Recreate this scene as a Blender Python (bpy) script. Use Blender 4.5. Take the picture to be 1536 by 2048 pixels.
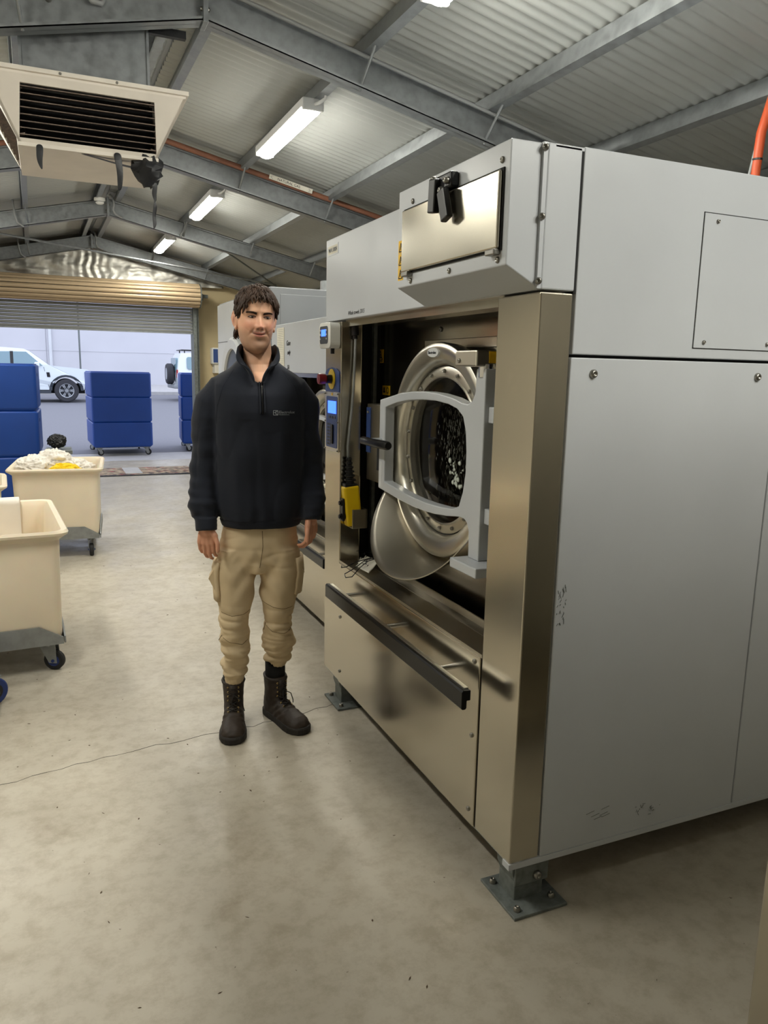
import bpy, bmesh, math, random
import numpy as np
from mathutils import Vector, Matrix, Euler, noise

for o in list(bpy.data.objects): bpy.data.objects.remove(o)
scene = bpy.context.scene
COL = scene.collection
random.seed(7)
R = math.radians
PI = math.pi

# ------------------------------------------------------------------ camera
cam_d = bpy.data.cameras.new('camera')
cam_d.sensor_fit = 'HORIZONTAL'
cam_d.sensor_width = 36.0
cam_d.lens = 36.0 * 1522.2 / 1536.0
cam_d.clip_start = 0.05
cam_d.clip_end = 300
cam = bpy.data.objects.new('camera', cam_d)
COL.objects.link(cam)
CP, CY, CR = 0.1819, -0.41298, 0.02018
fwd = Vector((-math.sin(CY)*math.cos(CP), math.cos(CY)*math.cos(CP), -math.sin(CP)))
rgt = Vector((math.cos(CY), math.sin(CY), 0))
upv = rgt.cross(fwd)
r2 = rgt*math.cos(CR) + upv*math.sin(CR)
u2 = upv*math.cos(CR) - rgt*math.sin(CR)
cam.matrix_world = Matrix(((r2.x, u2.x, -fwd.x, 0), (r2.y, u2.y, -fwd.y, 0), (r2.z, u2.z, -fwd.z, 1.55), (0, 0, 0, 1)))
scene.camera = cam

# ------------------------------------------------------------------ world, exposure
scene.view_settings.view_transform = 'Standard'
scene.view_settings.look = 'None'
scene.view_settings.gamma = 1.0
scene.view_settings.use_curve_mapping = False
scene.view_settings.exposure = 1.4
LAMP = 31.0          # emission strength of the batten diffusers
SKY = 0.80

def lin(c):
    out = []
    for v in c[:3]:
        v = v/255.0
        out.append(v/12.92 if v <= 0.04045 else ((v+0.055)/1.055)**2.4)
    return (out[0], out[1], out[2], 1.0)

w = bpy.data.worlds.new('overcast_sky'); scene.world = w
w.use_nodes = True
bg = w.node_tree.nodes['Background']
bg.inputs[0].default_value = lin((222, 230, 250))
bg.inputs[1].default_value = SKY

# ------------------------------------------------------------------ materials
M = {}
def mat(name, col, rough=0.5, metal=0.0, var=0.0, vscale=6.0, col2=None, bump=0.0, bscale=60.0,
        stretch=(1, 1, 1), rvar=0.0, spec=0.5, emit=None, estr=0.0, detail=5.0, trans=0.0, sheen=0.0, sss=0.0, coat=0.0):
    m = bpy.data.materials.new(name); m.use_nodes = True
    nt = m.node_tree; N = nt.nodes; Lk = nt.links
    b = N['Principled BSDF']
    b.inputs['Base Color'].default_value = lin(col)
    b.inputs['Roughness'].default_value = rough
    b.inputs['Metallic'].default_value = metal
    b.inputs['Specular IOR Level'].default_value = spec
    if trans: b.inputs['Transmission Weight'].default_value = trans
    if sheen: b.inputs['Sheen Weight'].default_value = sheen
    if coat: b.inputs['Coat Weight'].default_value = coat
    if sss:
        b.inputs['Subsurface Weight'].default_value = sss
        b.inputs['Subsurface Radius'].default_value = (0.02, 0.008, 0.004)
    if emit:
        b.inputs['Emission Color'].default_value = lin(emit)
        b.inputs['Emission Strength'].default_value = estr
    if var or bump or rvar or col2:
        tc = N.new('ShaderNodeTexCoord'); mp = N.new('ShaderNodeMapping')
        mp.inputs['Scale'].default_value = stretch
        Lk.new(tc.outputs['Object'], mp.inputs['Vector'])
    if var or col2 or rvar:
        nz = N.new('ShaderNodeTexNoise'); nz.inputs['Scale'].default_value = vscale
        nz.inputs['Detail'].default_value = detail
        Lk.new(mp.outputs[0], nz.inputs['Vector'])
        if var or col2:
            rp = N.new('ShaderNodeValToRGB')
            c = lin(col)
            c2 = lin(col2) if col2 else tuple(x*(1-var) for x in c[:3])+(1,)
            rp.color_ramp.elements[0].position = 0.32; rp.color_ramp.elements[0].color = c2
            rp.color_ramp.elements[1].position = 0.62; rp.color_ramp.elements[1].color = c
            Lk.new(nz.outputs['Fac'], rp.inputs['Fac']); Lk.new(rp.outputs['Color'], b.inputs['Base Color'])
        if rvar:
            mr = N.new('ShaderNodeMapRange')
            mr.inputs['From Min'].default_value = 0.3; mr.inputs['From Max'].default_value = 0.7
            mr.inputs['To Min'].default_value = max(0.02, rough-rvar); mr.inputs['To Max'].default_value = min(1, rough+rvar)
            Lk.new(nz.outputs['Fac'], mr.inputs['Value']); Lk.new(mr.outputs[0], b.inputs['Roughness'])
    if bump:
        nb = N.new('ShaderNodeTexNoise'); nb.inputs['Scale'].default_value = bscale; nb.inputs['Detail'].default_value = 4
        Lk.new(mp.outputs[0], nb.inputs['Vector'])
        bp = N.new('ShaderNodeBump'); bp.inputs['Strength'].default_value = bump; bp.inputs['Distance'].default_value = 0.01
        Lk.new(nb.outputs['Fac'], bp.inputs['Height']); Lk.new(bp.outputs[0], b.inputs['Normal'])
    M[name] = m
    return m

mat('paint_grey', (194, 198, 203), 0.34, 0, 0.05, 2.5, rvar=0.06, spec=0.5)
mat('dryer_grey_shaded', (146, 149, 152), 0.4, 0, 0.06, 2)  # grey paint darkened for the dryer: its side's shade is in the colour
mat('paint_white', (214, 217, 220), 0.35, 0, 0.05, 3)
mat('stainless', (196, 189, 174), 0.20, 1.0, 0.05, 2.0, stretch=(2, 2, .35), rvar=0.03)
mat('stainless_dull', (196, 190, 176), 0.36, 1.0, 0.08, 4.0, rvar=0.05)
mat('stainless_satin', (190, 184, 168), 0.24, 1.0, 0.04, 3.0, rvar=0.04)
mat('stainless_bright', (222, 218, 206), 0.32, 1.0, 0.03, 3.0, rvar=0.03)
mat('galvanised', (158, 162, 164), 0.48, 0.75, 0.22, 22, bump=0.02, bscale=80, rvar=0.1)
mat('galv_old', (128, 134, 132), 0.6, 0.35, 0.35, 45, rvar=0.1)
mat('roof_sheet', (176, 178, 174), 0.48, 0.3, 0.08, 1.2, rvar=0.08)
mat('litter', (84, 66, 50), 0.9)
mat('seam_dark', (22, 22, 24), 0.8)
mat('black_plastic', (20, 20, 22), 0.38)
mat('black_gloss', (9, 9, 10), 0.28, spec=0.3)
mat('rubber', (28, 28, 30), 0.7)
mat('chrome', (215, 215, 215), 0.16, 1.0)
mat('bolt_steel', (150, 148, 142), 0.35, 1.0)
mat('yellow_label', (240, 190, 20), 0.5)
mat('yellow_plastic', (245, 205, 10), 0.42)
mat('yellow_disc', (235, 200, 30), 0.45)
mat('red_plastic', (150, 18, 28), 0.4)
mat('blue_panel', (58, 82, 140), 0.35)
mat('white_plastic', (228, 228, 222), 0.4)
mat('dark_plate', (60, 66, 74), 0.35)
mat('screen_blue', (30, 60, 230), 0.3, emit=(50, 90, 255), estr=1.6)
mat('ink', (26, 26, 34), 0.7)
mat('paper', (232, 228, 214), 0.8, var=0.08, vscale=14)
mat('poly_white', (238, 224, 200), 0.42, 0, 0.10, 2.2, sss=0.25, bump=0.03, bscale=30)
mat('linen', (238, 232, 222), 0.9, var=0.06, sheen=0.2)
mat('linen_yellow', (250, 212, 20), 0.9, var=0.08, sheen=0.2)
mat('bin_blue', (16, 66, 150), 0.45, 0, 0.10, 3)
mat('caster_blue', (28, 50, 110), 0.5)
mat('ac_white', (226, 218, 206), 0.5, 0, 0.10, 5)
mat('ac_slat', (120, 104, 92), 0.6, 0, 0.5, 30)
mat('ac_dark', (10, 10, 12), 0.9)
mat('tape_black', (24, 25, 28), 0.45, bump=0.3, bscale=25)
mat('door_tan', (206, 182, 148), 0.38, 0.25, 0.12, 3, stretch=(1, 6, 6))
mat('door_grey', (150, 152, 150), 0.42, 0.35, 0.10, 3)
mat('wall_tan', (212, 194, 154), 0.85, 0, 0.10, 2)
mat('wall_cream', (224, 218, 202), 0.8, 0, 0.08, 1)
mat('wall_dark', (150, 146, 136), 0.85, 0, 0.12, 1)
mat('timber', (134, 84, 58), 0.8, 0, 0.3, 8, stretch=(1, 8, 8))
mat('gas_pipe', (140, 92, 70), 0.6, 0, 0.2, 10)
mat('conduit', (150, 152, 152), 0.45)
mat('orange_pipe', (204, 86, 46), 0.45)
mat('lamp_housing', (225, 226, 226), 0.4)
mat('lamp_diffuser', (255, 255, 255), 0.4, emit=(255, 252, 240), estr=LAMP)
mat('asphalt', (128, 128, 134), 0.9, 0, 0.12, 40, bump=0.2, bscale=120)
mat('concrete_out', (190, 188, 186), 0.85, 0, 0.10, 6)
mat('precast', (205, 205, 210), 0.85, 0, 0.06, 0.5)
mat('car_white', (232, 240, 244), 0.18, coat=0.6)
mat('car_glass', (120, 150, 160), 0.06, spec=0.8)
mat('tyre', (58, 58, 62), 0.85)
mat('alloy', (178, 182, 186), 0.3, 0.8)
mat('red_lens', (170, 30, 30), 0.3)
mat('skin', (205, 152, 122), 0.5, sss=0.12)
mat('hair_brown', (60, 43, 32), 0.6, var=0.4, vscale=40, spec=0.25)
mat('navy_fleece', (17, 23, 37), 0.92, var=0.12, vscale=9, sheen=0.08, bump=0.08, bscale=700)
mat('khaki_twill', (206, 185, 150), 0.85, var=0.12, vscale=7, bump=0.06, bscale=900)
mat('khaki_dark', (120, 102, 74), 0.85)
mat('boot_leather', (50, 39, 31), 0.62, var=0.45, vscale=14, bump=0.1, bscale=60)
mat('boot_sole', (34, 30, 27), 0.75)
mat('sock', (14, 14, 16), 0.95)
mat('lace', (30, 26, 22), 0.8)
mat('brass', (190, 165, 110), 0.35, 0.9)
mat('logo_silver', (150, 156, 162), 0.6)
mat('zip_metal', (100, 102, 104), 0.35, 0.9)

def concrete_floor():
    m = bpy.data.materials.new('concrete_floor'); m.use_nodes = True
    nt = m.node_tree; N = nt.nodes; Lk = nt.links; b = N['Principled BSDF']
    tc = N.new('ShaderNodeTexCoord')
    def nz(s, d=6, r=0.55):
        n = N.new('ShaderNodeTexNoise'); n.inputs['Scale'].default_value = s; n.inputs['Detail'].default_value = d
        n.inputs['Roughness'].default_value = r
        Lk.new(tc.outputs['Object'], n.inputs['Vector']); return n
    def ramp(src, stops):
        r = N.new('ShaderNodeValToRGB')
        e = r.color_ramp.elements
        e[0].position, e[0].color = stops[0]; e[1].position, e[1].color = stops[-1]
        for p, c in stops[1:-1]:
            k = e.new(p); k.color = c
        Lk.new(src, r.inputs['Fac']); return r
    n1 = nz(1.6); n2 = nz(14, 8, 0.7); n3 = nz(3.3, 8, 0.65); n4 = nz(34, 3)
    base = ramp(n1.outputs['Fac'], [(0.3, lin((176, 168, 152))), (0.7, lin((196, 189, 174)))])
    dirt = ramp(n2.outputs['Fac'], [(0.36, (0.70, 0.66, 0.60, 1)), (0.56, (1, 1, 1, 1))])
    stain = ramp(n3.outputs['Fac'], [(0.28, (0.66, 0.60, 0.54, 1)), (0.40, (1, 1, 1, 1))])
    speck = ramp(n4.outputs['Fac'], [(0.245, (0.30, 0.24, 0.20, 1)), (0.27, (1, 1, 1, 1))])
    cur = base.outputs['Color']
    for r, f in ((dirt, 0.62), (stain, 0.6), (speck, 0.8)):
        mx = N.new('ShaderNodeMix'); mx.data_type = 'RGBA'; mx.blend_type = 'MULTIPLY'
        mx.inputs['Factor'].default_value = f
        Lk.new(cur, mx.inputs[6]); Lk.new(r.outputs['Color'], mx.inputs[7]); cur = mx.outputs[2]
    Lk.new(cur, b.inputs['Base Color'])
    mr = N.new('ShaderNodeMapRange'); mr.inputs['To Min'].default_value = 0.30; mr.inputs['To Max'].default_value = 0.58
    mr.inputs['From Min'].default_value = 0.3; mr.inputs['From Max'].default_value = 0.7
    Lk.new(n3.outputs['Fac'], mr.inputs['Value']); Lk.new(mr.outputs[0], b.inputs['Roughness'])
    bp = N.new('ShaderNodeBump'); bp.inputs['Strength'].default_value = 0.06; bp.inputs['Distance'].default_value = 0.01
    Lk.new(n2.outputs['Fac'], bp.inputs['Height']); Lk.new(bp.outputs[0], b.inputs['Normal'])
    M['concrete_floor'] = m
concrete_floor()

def mat_ramp(name, tex, scale, stops, stretch=(1, 1, 1), rough=0.5, metal=0.0, bump=0.0, rot=(0, 0, 0)):
    m = bpy.data.materials.new(name); m.use_nodes = True
    nt = m.node_tree; N = nt.nodes; Lk = nt.links; b = N['Principled BSDF']
    b.inputs['Roughness'].default_value = rough; b.inputs['Metallic'].default_value = metal
    tc = N.new('ShaderNodeTexCoord'); mp = N.new('ShaderNodeMapping')
    mp.inputs['Scale'].default_value = stretch; mp.inputs['Rotation'].default_value = rot
    Lk.new(tc.outputs['Object'], mp.inputs['Vector'])
    if tex == 'noise':
        t = N.new('ShaderNodeTexNoise'); t.inputs['Detail'].default_value = 6; out = t.outputs['Fac']
    else:
        t = N.new('ShaderNodeTexVoronoi'); out = t.outputs['Color']
    t.inputs['Scale'].default_value = scale
    Lk.new(mp.outputs[0], t.inputs['Vector'])
    r = N.new('ShaderNodeValToRGB'); e = r.color_ramp.elements
    r.color_ramp.interpolation = 'CONSTANT' if tex == 'voronoi' else 'LINEAR'
    e[0].position, e[0].color = stops[0][0], lin(stops[0][1]); e[1].position, e[1].color = stops[-1][0], lin(stops[-1][1])
    for p, c in stops[1:-1]:
        k = e.new(p); k.color = lin(c)
    Lk.new(out, r.inputs['Fac']); Lk.new(r.outputs['Color'], b.inputs['Base Color'])
    if bump:
        bp = N.new('ShaderNodeBump'); bp.inputs['Strength'].default_value = bump; bp.inputs['Distance'].default_value = 0.02
        Lk.new(out, bp.inputs['Height']); Lk.new(bp.outputs[0], b.inputs['Normal'])
    M[name] = m
mat_ramp('mat_pattern', 'voronoi', 13, [(0.0, (60, 50, 50)), (0.28, (170, 150, 125)), (0.5, (150, 60, 62)), (0.58, (190, 172, 145)), (0.8, (90, 80, 78))], stretch=(1, 3, 1), rough=0.9)
mat_ramp('foil', 'noise', 7, [(0.3, (190, 188, 180)), (0.7, (235, 232, 222))], stretch=(1, 1, 1), rough=0.45, metal=0.9, bump=0.25)

def glass_pane():
    m = bpy.data.materials.new('porthole_glass'); m.use_nodes = True
    nt = m.node_tree; N = nt.nodes; Lk = nt.links; b = N['Principled BSDF']
    N.remove(b)
    out = N['Material Output']
    tr = N.new('ShaderNodeBsdfTransparent'); tr.inputs[0].default_value = (0.62, 0.60, 0.58, 1)
    gl = N.new('ShaderNodeBsdfGlossy'); gl.inputs['Roughness'].default_value = 0.06
    lw = N.new('ShaderNodeFresnel'); lw.inputs['IOR'].default_value = 1.5
    mx = N.new('ShaderNodeMixShader')
    Lk.new(lw.outputs[0], mx.inputs[0]); Lk.new(tr.outputs[0], mx.inputs[1]); Lk.new(gl.outputs[0], mx.inputs[2])
    Lk.new(mx.outputs[0], out.inputs['Surface'])
    M['porthole_glass'] = m
glass_pane()
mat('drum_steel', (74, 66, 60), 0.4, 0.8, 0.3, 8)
mat('suds', (196, 204, 196), 0.5)

# ------------------------------------------------------------------ mesh helpers
class MB:
    def __init__(s): s.v = []; s.f = []
    def add(s, vs, fs):
        k = len(s.v); s.v += [tuple(p) for p in vs]; s.f += [tuple(i+k for i in f) for f in fs]; return s
    def box(s, a, b, rot=None, piv=None):
        (x0, y0, z0), (x1, y1, z1) = a, b
        vs = [Vector(p) for p in ((x0,y0,z0),(x1,y0,z0),(x1,y1,z0),(x0,y1,z0),(x0,y0,z1),(x1,y0,z1),(x1,y1,z1),(x0,y1,z1))]
        if rot is not None:
            pv = Vector(piv) if piv else (vs[0]+vs[6])/2
            vs = [pv + rot @ (q-pv) for q in vs]
        return s.add(vs, [(0,3,2,1),(4,5,6,7),(0,1,5,4),(1,2,6,5),(2,3,7,6),(3,0,4,7)])
    def loft(s, rings, cap0=True, cap1=True, closed=True):
        n = len(rings[0]); vs = []; fs = []
        for r in rings: vs += list(r)
        for i in range(len(rings)-1):
            for j in range(n if closed else n-1):
                k = (j+1) % n
                fs.append((i*n+j, i*n+k, (i+1)*n+k, (i+1)*n+j))
        if cap0: fs.append(tuple(range(n-1, -1, -1)))
        if cap1: fs.append(tuple((len(rings)-1)*n+j for j in range(n)))
        return s.add(vs, fs)
    def tube(s, pts, r, n=10, caps=True):
        P = [Vector(p) for p in pts]
        rad = r if hasattr(r, '__len__') else [r]*len(P)
        rings = []; up = None
        for i, p in enumerate(P):
            t = (P[min(i+1, len(P)-1)] - P[max(i-1, 0)]).normalized()
            if up is None:
                up = t.orthogonal().normalized()
            up = (up - t*up.dot(t)).normalized(); sd = t.cross(up)
            rings.append([p + (up*math.cos(a)+sd*math.sin(a))*rad[i] for a in [2*PI*k/n for k in range(n)]])
        return s.loft(rings, caps, caps)
    def cyl(s, p0, p1, r, n=24, r1=None):
        return s.tube([p0, p1], [r, r if r1 is None else r1], n)
    def prism(s, poly, axis, a, b):
        """poly: 2-d outline, extruded along axis from a to b"""
        def P(q, t):
            if axis == 0: return (t, q[0], q[1])
            if axis == 1: return (q[0], t, q[1])
            return (q[0], q[1], t)
        return s.loft([[P(q, a) for q in poly], [P(q, b) for q in poly]])
    def lathe(s, prof, c, axis=0, n=64, a0=0.0, a1=2*PI):
        """prof: (offset along axis, radius) pairs"""
        full = abs(a1-a0-2*PI) < 1e-6
        k = n if full else n+1
        rings = []
        for (t, r) in prof:
            ring = []
            for i in range(k):
                a = a0 + (a1-a0)*i/n
                u, w_ = r*math.cos(a), r*math.sin(a)
                if axis == 0: ring.append((c[0]+t, c[1]+u, c[2]+w_))
                elif axis == 1: ring.append((c[0]+u, c[1]+t, c[2]+w_))
                else: ring.append((c[0]+u, c[1]+w_, c[2]+t))
            rings.append(ring)
        return s.loft(rings, False, False, full)
    def bar(s, p0, p1, w_, h, up=(0, 0, 1)):
        p0, p1 = Vector(p0), Vector(p1); t = (p1-p0).normalized(); u = Vector(up)
        sd = t.cross(u).normalized(); u = sd.cross(t)
        q = [(-.5, -.5), (.5, -.5), (.5, .5), (-.5, .5)]
        return s.loft([[p + sd*a*w_ + u*b*h for a, b in q] for p in (p0, p1)])
    def build(s, name, material, parent=None, smooth=False, bevel=0.0, seg=2, auto=None, solid=0.0, subsurf=0):
        me = bpy.data.meshes.new(name)
        me.from_pydata([tuple(p) for p in s.v], [], s.f)
        bm = bmesh.new(); bm.from_mesh(me)
        bmesh.ops.recalc_face_normals(bm, faces=bm.faces)
        bm.to_mesh(me); bm.free()
        return link(name, me, material, parent, smooth, bevel, seg, solid, subsurf)

def link(name, me, material, parent=None, smooth=False, bevel=0.0, seg=2, solid=0.0, subsurf=0):
    o = bpy.data.objects.new(name, me); COL.objects.link(o)
    if material is not None and not me.materials:
        me.materials.append(M[material] if isinstance(material, str) else material)
    if smooth:
        me.polygons.foreach_set('use_smooth', [True]*len(me.polygons))
        if smooth == 'auto':
            me.set_sharp_from_angle(angle=R(38))
    if solid:
        md = o.modifiers.new('solid', 'SOLIDIFY'); md.thickness = solid; md.offset = 0
    if bevel:
        md = o.modifiers.new('bevel', 'BEVEL'); md.width = bevel; md.segments = seg; md.limit_method = 'ANGLE'
        md.angle_limit = R(40)
    if subsurf:
        md = o.modifiers.new('sub', 'SUBSURF'); md.levels = subsurf; md.render_levels = subsurf
    if parent is not None: o.parent = parent
    return o

def thing(name, label, cat, loc=(0, 0, 0), rz=0.0, group=None, scale=1.0):
    o = bpy.data.objects.new(name, None); COL.objects.link(o)
    o.empty_display_size = 0.1
    o.location = loc; o.rotation_euler = (0, 0, rz); o.scale = (scale,)*3
    tag(o, label, cat, group); return o
def tag(o, label=None, cat=None, group=None, kind=None):
    if label: o['label'] = label
    if cat: o['category'] = cat
    if group: o['group'] = group
    if kind: o['kind'] = kind
    return o
def part(name, material, parent, fn, **kw):
    m = MB(); fn(m); return m.build(name, material, parent, **kw)
def boxo(name, material, parent, a, b, bevel=0.0, **kw):
    return MB().box(a, b).build(name, material, parent, bevel=bevel, **kw)
def copy_tree(o, parent=None):
    c = o.copy(); COL.objects.link(c); c.parent = parent
    for ch in list(o.children): copy_tree(ch, c)
    return c
def screw(parent, p, d, r=0.009, name='screw', h=0.006):
    """a domed screw head at p pointing along d"""
    key = ('screw', round(r, 4), round(h, 4))
    me = SH.get(key)
    if me is None:
        m = MB(); m.lathe([(0, r), (h*.55, r*.95), (h*.9, r*.7), (h, r*.42), (h*.7, r*.34), (h*.6, 0.0004)], (0, 0, 0), axis=2, n=12)
        me = bpy.data.meshes.new('screw'); me.from_pydata(m.v, [], m.f); me.materials.append(M['bolt_steel'])
        me.polygons.foreach_set('use_smooth', [True]*len(me.polygons)); SH[key] = me
    o = bpy.data.objects.new(name, me); COL.objects.link(o); o.parent = parent
    o.location = p; o.rotation_euler = Vector((0, 0, 1)).rotation_difference(Vector(d)).to_euler()
    return o
SH = {}
def text_obj(name, s, size, material, parent, origin, xdir, ydir, shear=0.0, depth=0.0006, align='LEFT', space=1.0):
    cu = bpy.data.curves.new(name, 'FONT'); cu.body = s; cu.size = size; cu.shear = shear
    cu.extrude = depth; cu.align_x = align; cu.resolution_u = 3; cu.space_character = space
    t = bpy.data.objects.new('tmp_text', cu); COL.objects.link(t)
    bpy.context.view_layer.update()
    dg = bpy.context.evaluated_depsgraph_get()
    me = bpy.data.meshes.new_from_object(t.evaluated_get(dg))
    bpy.data.objects.remove(t); bpy.data.curves.remove(cu)
    me.materials.clear(); me.materials.append(M[material])
    X = Vector(xdir).normalized(); Y = Vector(ydir).normalized(); Z = X.cross(Y)
    mt = Matrix(((X.x, Y.x, Z.x, origin[0]), (X.y, Y.y, Z.y, origin[1]), (X.z, Y.z, Z.z, origin[2]), (0, 0, 0, 1)))
    me.transform(mt)
    o = bpy.data.objects.new(name, me); COL.objects.link(o)
    if parent is not None: o.parent = parent
    return o
def outline_obj(name, outer, holes, x0, x1, material, parent, bevel=0.0):
    """flat (y,z) outline with holes, given thickness in x"""
    bm = bmesh.new()
    es = []
    for lp in [outer]+holes:
        vs = [bm.verts.new((x0, y, z)) for y, z in lp]
        for i in range(len(vs)): es.append(bm.edges.new((vs[i], vs[(i+1) % len(vs)])))
    r = bmesh.ops.triangle_fill(bm, use_beauty=True, use_dissolve=False, edges=es)
    fs = [g for g in r['geom'] if isinstance(g, bmesh.types.BMFace)]
    ex = bmesh.ops.extrude_face_region(bm, geom=fs)
    for g in ex['geom']:
        if isinstance(g, bmesh.types.BMVert): g.co.x += x1-x0
    bmesh.ops.recalc_face_normals(bm, faces=bm.faces)
    me = bpy.data.meshes.new(name); bm.to_mesh(me); bm.free()
    return link(name, me, material, parent, bevel=bevel)
def rrect(x0, z0, x1, z1, r, n=4):
    out = []
    for cx, cz, a0 in ((x1-r, z1-r, 0), (x0+r, z1-r, 90), (x0+r, z0+r, 180), (x1-r, z0+r, 270)):
        for i in range(n+1):
            a = R(a0+90*i/n); out.append((cx+r*math.cos(a), cz+r*math.sin(a)))
    return out
# ================================================================== SHED STRUCTURE
XW0, XW1, YW0, YW1 = -3.3, 4.7, -2.6, 12.05      # inside faces of the walls
def xr(y): return 0.83 - 0.0154*y                # ridge line
SL = 0.22
ZR = 3.16                                        # underside of the rafters at the ridge
def zroof(x, y, off): return ZR + off - SL*abs(x-xr(y))

fl = boxo('floor', 'concrete_floor', None, (XW0-.1, YW0-.1, -0.15), (XW1+.1, 13.4, 0.0)); tag(fl, kind='structure')
# hairline crack in the slab
pts = []
for i in range(46):
    t = i/45; x = -0.35 + t*2.35; y = 2.93 + 0.42*t + 0.03*math.sin(9*t) + random.uniform(-.012, .012)
    pts.append((x, y))
m = MB()
for (a, b) in zip(pts, pts[1:]): m.bar((a[0], a[1], 0.0004), (b[0], b[1], 0.0004), random.uniform(.0008, .0022), 0.0008)
m.build('floor_crack', 'seam_dark', fl)

# walls
def wall(name, a, b, mt='wall_dark'):
    o = boxo(name, mt, None, a, b); tag(o, kind='structure'); return o
wall('wall_left', (XW0-.1, YW0, 0), (XW0, YW1, 2.6), 'wall_cream')
wall('wall_right', (XW1, YW0, 0), (XW1+.1, YW1, 2.6))
wall('wall_front', (XW0-.1, YW0-.1, 0), (XW1+.1, YW0, 3.45))
m = MB()
m.box((2.09, YW1, 0), (XW1+.1, YW1+.16, 2.78)); m.box((XW0-.1, YW1, 0), (-0.80, YW1+.16, 2.78))
m.box((-0.80, YW1+.02, 2.55), (2.09, YW1+.16, 2.78))
wb = m.build('wall_back', 'wall_tan', None); tag(wb, kind='structure')
m = MB(); m.prism([(XW0-.1, 2.78), (XW1+.1, 2.78), (XW1+.1, 2.80), (.65, 3.50), (XW0-.1, 2.80)], 1, YW1+.06, YW1+.16)
m.build('gable_panel', 'wall_dark', wb)
# crinkled foil blanket hanging in the gable
nx, nz = 150, 36
vs = []; fs = []
for j in range(nz+1):
    for i in range(nx+1):
        x = -1.6 + 4.1*i/nx; top = 3.33 - SL*abs(x-.65)
        z = 2.74 + (max(top, 2.76)-2.74)*j/nz
        d = (x-0.62)
        fold = 0.016*math.sin(d*58+3*noise.noise(Vector((x*3, z*6, 9))))*math.exp(-abs(d)*5.5) + 0.014*noise.noise(Vector((x*6, z*5, 1))) + 0.007*noise.noise(Vector((x*17, z*22, 4)))
        fold += 0.02*math.sin((z-2.7)*30 + d*7)*math.exp(-abs(d+.9)*1.5)*.5
        vs.append((x, 11.93+fold, z))
for j in range(nz):
    for i in range(nx):
        a = j*(nx+1)+i; fs.append((a, a+1, a+nx+2, a+nx+1))
me = bpy.data.meshes.new('foil_blanket'); me.from_pydata(vs, [], fs)
link('foil_blanket', me, 'foil', wb, smooth=True, solid=0.003)
boxo('timber_lintel', 'timber', wb, (-1.0, 11.86, 2.70), (2.02, 11.93, 2.765))

# ---- roller door
dr = MB().box((2.0, 11.70, 0), (2.05, 11.95, 2.42)).box((2.05, 11.76, 0), (2.09, 11.86, 2.72)).build('door_1', 'galv_old', None); tag(dr, kind='structure')
boxo('door_guide', 'galv_old', dr, (-0.80, 11.72, 0), (-0.71, 11.95, 2.42))
cy, cz, rr = 11.60, 2.582, 0.158
MB().cyl((-.74, cy, cz), (2.06, cy, cz), rr-.008, 40).build('roll_core', 'ac_dark', dr)
NS = 15
seg_me = None
for k in range(NS):
    a0 = 2*PI*k/NS; ring = []
    for i in range(9):
        t = i/8; a = a0 + 2*PI/NS*(0.07+0.86*t); r_ = rr + 0.011*math.sin(PI*t)**.6
        ring.append((r_*math.cos(a), r_*math.sin(a)))
    inner = [((rr-.01)*math.cos(a0+2*PI/NS*(.07+.86*i/8)), (rr-.01)*math.sin(a0+2*PI/NS*(.07+.86*i/8))) for i in range(8, -1, -1)]
    poly = [(cy+p[0], cz+p[1]) for p in ring+inner]
    m = MB(); m.loft([[(x, p[0], p[1]) for p in poly] for x in (-.75, 2.07)]); m.build('slat', 'door_tan', dr, smooth='auto')
MB().lathe([(0, 0.02), (0, .172), (.012, .172), (.012, 0.02)], (2.075, cy, cz), 0, 40).build('end_disc', 'galv_old', dr)
MB().cyl((2.08, cy, cz), (2.2, cy, cz), .025, 14).box((2.10, cy-.05, cz-.06), (2.125, 12.05, cz+.03)).build('axle_bracket', 'galv_old', dr)
zt = 2.47; hs = 0.0455
sl0 = None
for k in range(9):
    z1 = zt - hs*k; z0 = z1-hs
    if sl0 is None:
        prof = [(11.80, 0), (11.788, .012), (11.788, hs-.014), (11.80, hs-.004), (11.806, hs-.004), (11.806, 0)]
        sl0 = MB().loft([[(x, p[0], p[1]) for p in prof] for x in (-.76, 2.03)]).build('slat', 'door_grey', dr); o = sl0
    else:
        o = sl0.copy(); COL.objects.link(o); o.parent = dr
    o.location = (0, 0, z0)
boxo('bottom_rail', 'galvanised', dr, (-.76, 11.775, 2.045), (2.03, 11.815, 2.066))

# ---- roof: corrugated sheets hung on purlins
rc = MB()
for s in (-1, 1):
    rc.loft([[(xr(y)+s*u, y, ZR+.285-SL*u+dz) for u, dz in ((0, 0), (.16, 0), (.16, .01), (0, .012))] for y in (YW0-.1, 13.0)])
ceil = rc.build('ceiling', 'roof_sheet', None); tag(ceil, kind='structure')
PW = 0.762
def sheet_mesh(s):
    vs = []; fs = []; NY = 80; us = [0.02, 2.1, 4.2]
    for i in range(NY+1):
        y = PW*i/NY; z = 0.0095*math.cos(2*PI*y/0.0762)
        for u in us: vs.append((s*u - .0154*y, y, z - SL*u))
    k = len(us)
    for i in range(NY):
        for j in range(k-1):
            a = i*k+j; fs.append((a, a+1, a+k+1, a+k))
    me = bpy.data.meshes.new('roof_sheet'); me.from_pydata(vs, [], fs); me.materials.append(M['roof_sheet'])
    me.polygons.foreach_set('use_smooth', [True]*len(me.polygons)); return me
for s in (1, -1):
    me = sheet_mesh(s)
    y = YW0-.1
    while y < 12.7:
        o = bpy.data.objects.new('roof_sheet', me); COL.objects.link(o); o.parent = ceil
        o.location = (xr(y), y, ZR+.268); y += PW
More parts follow.
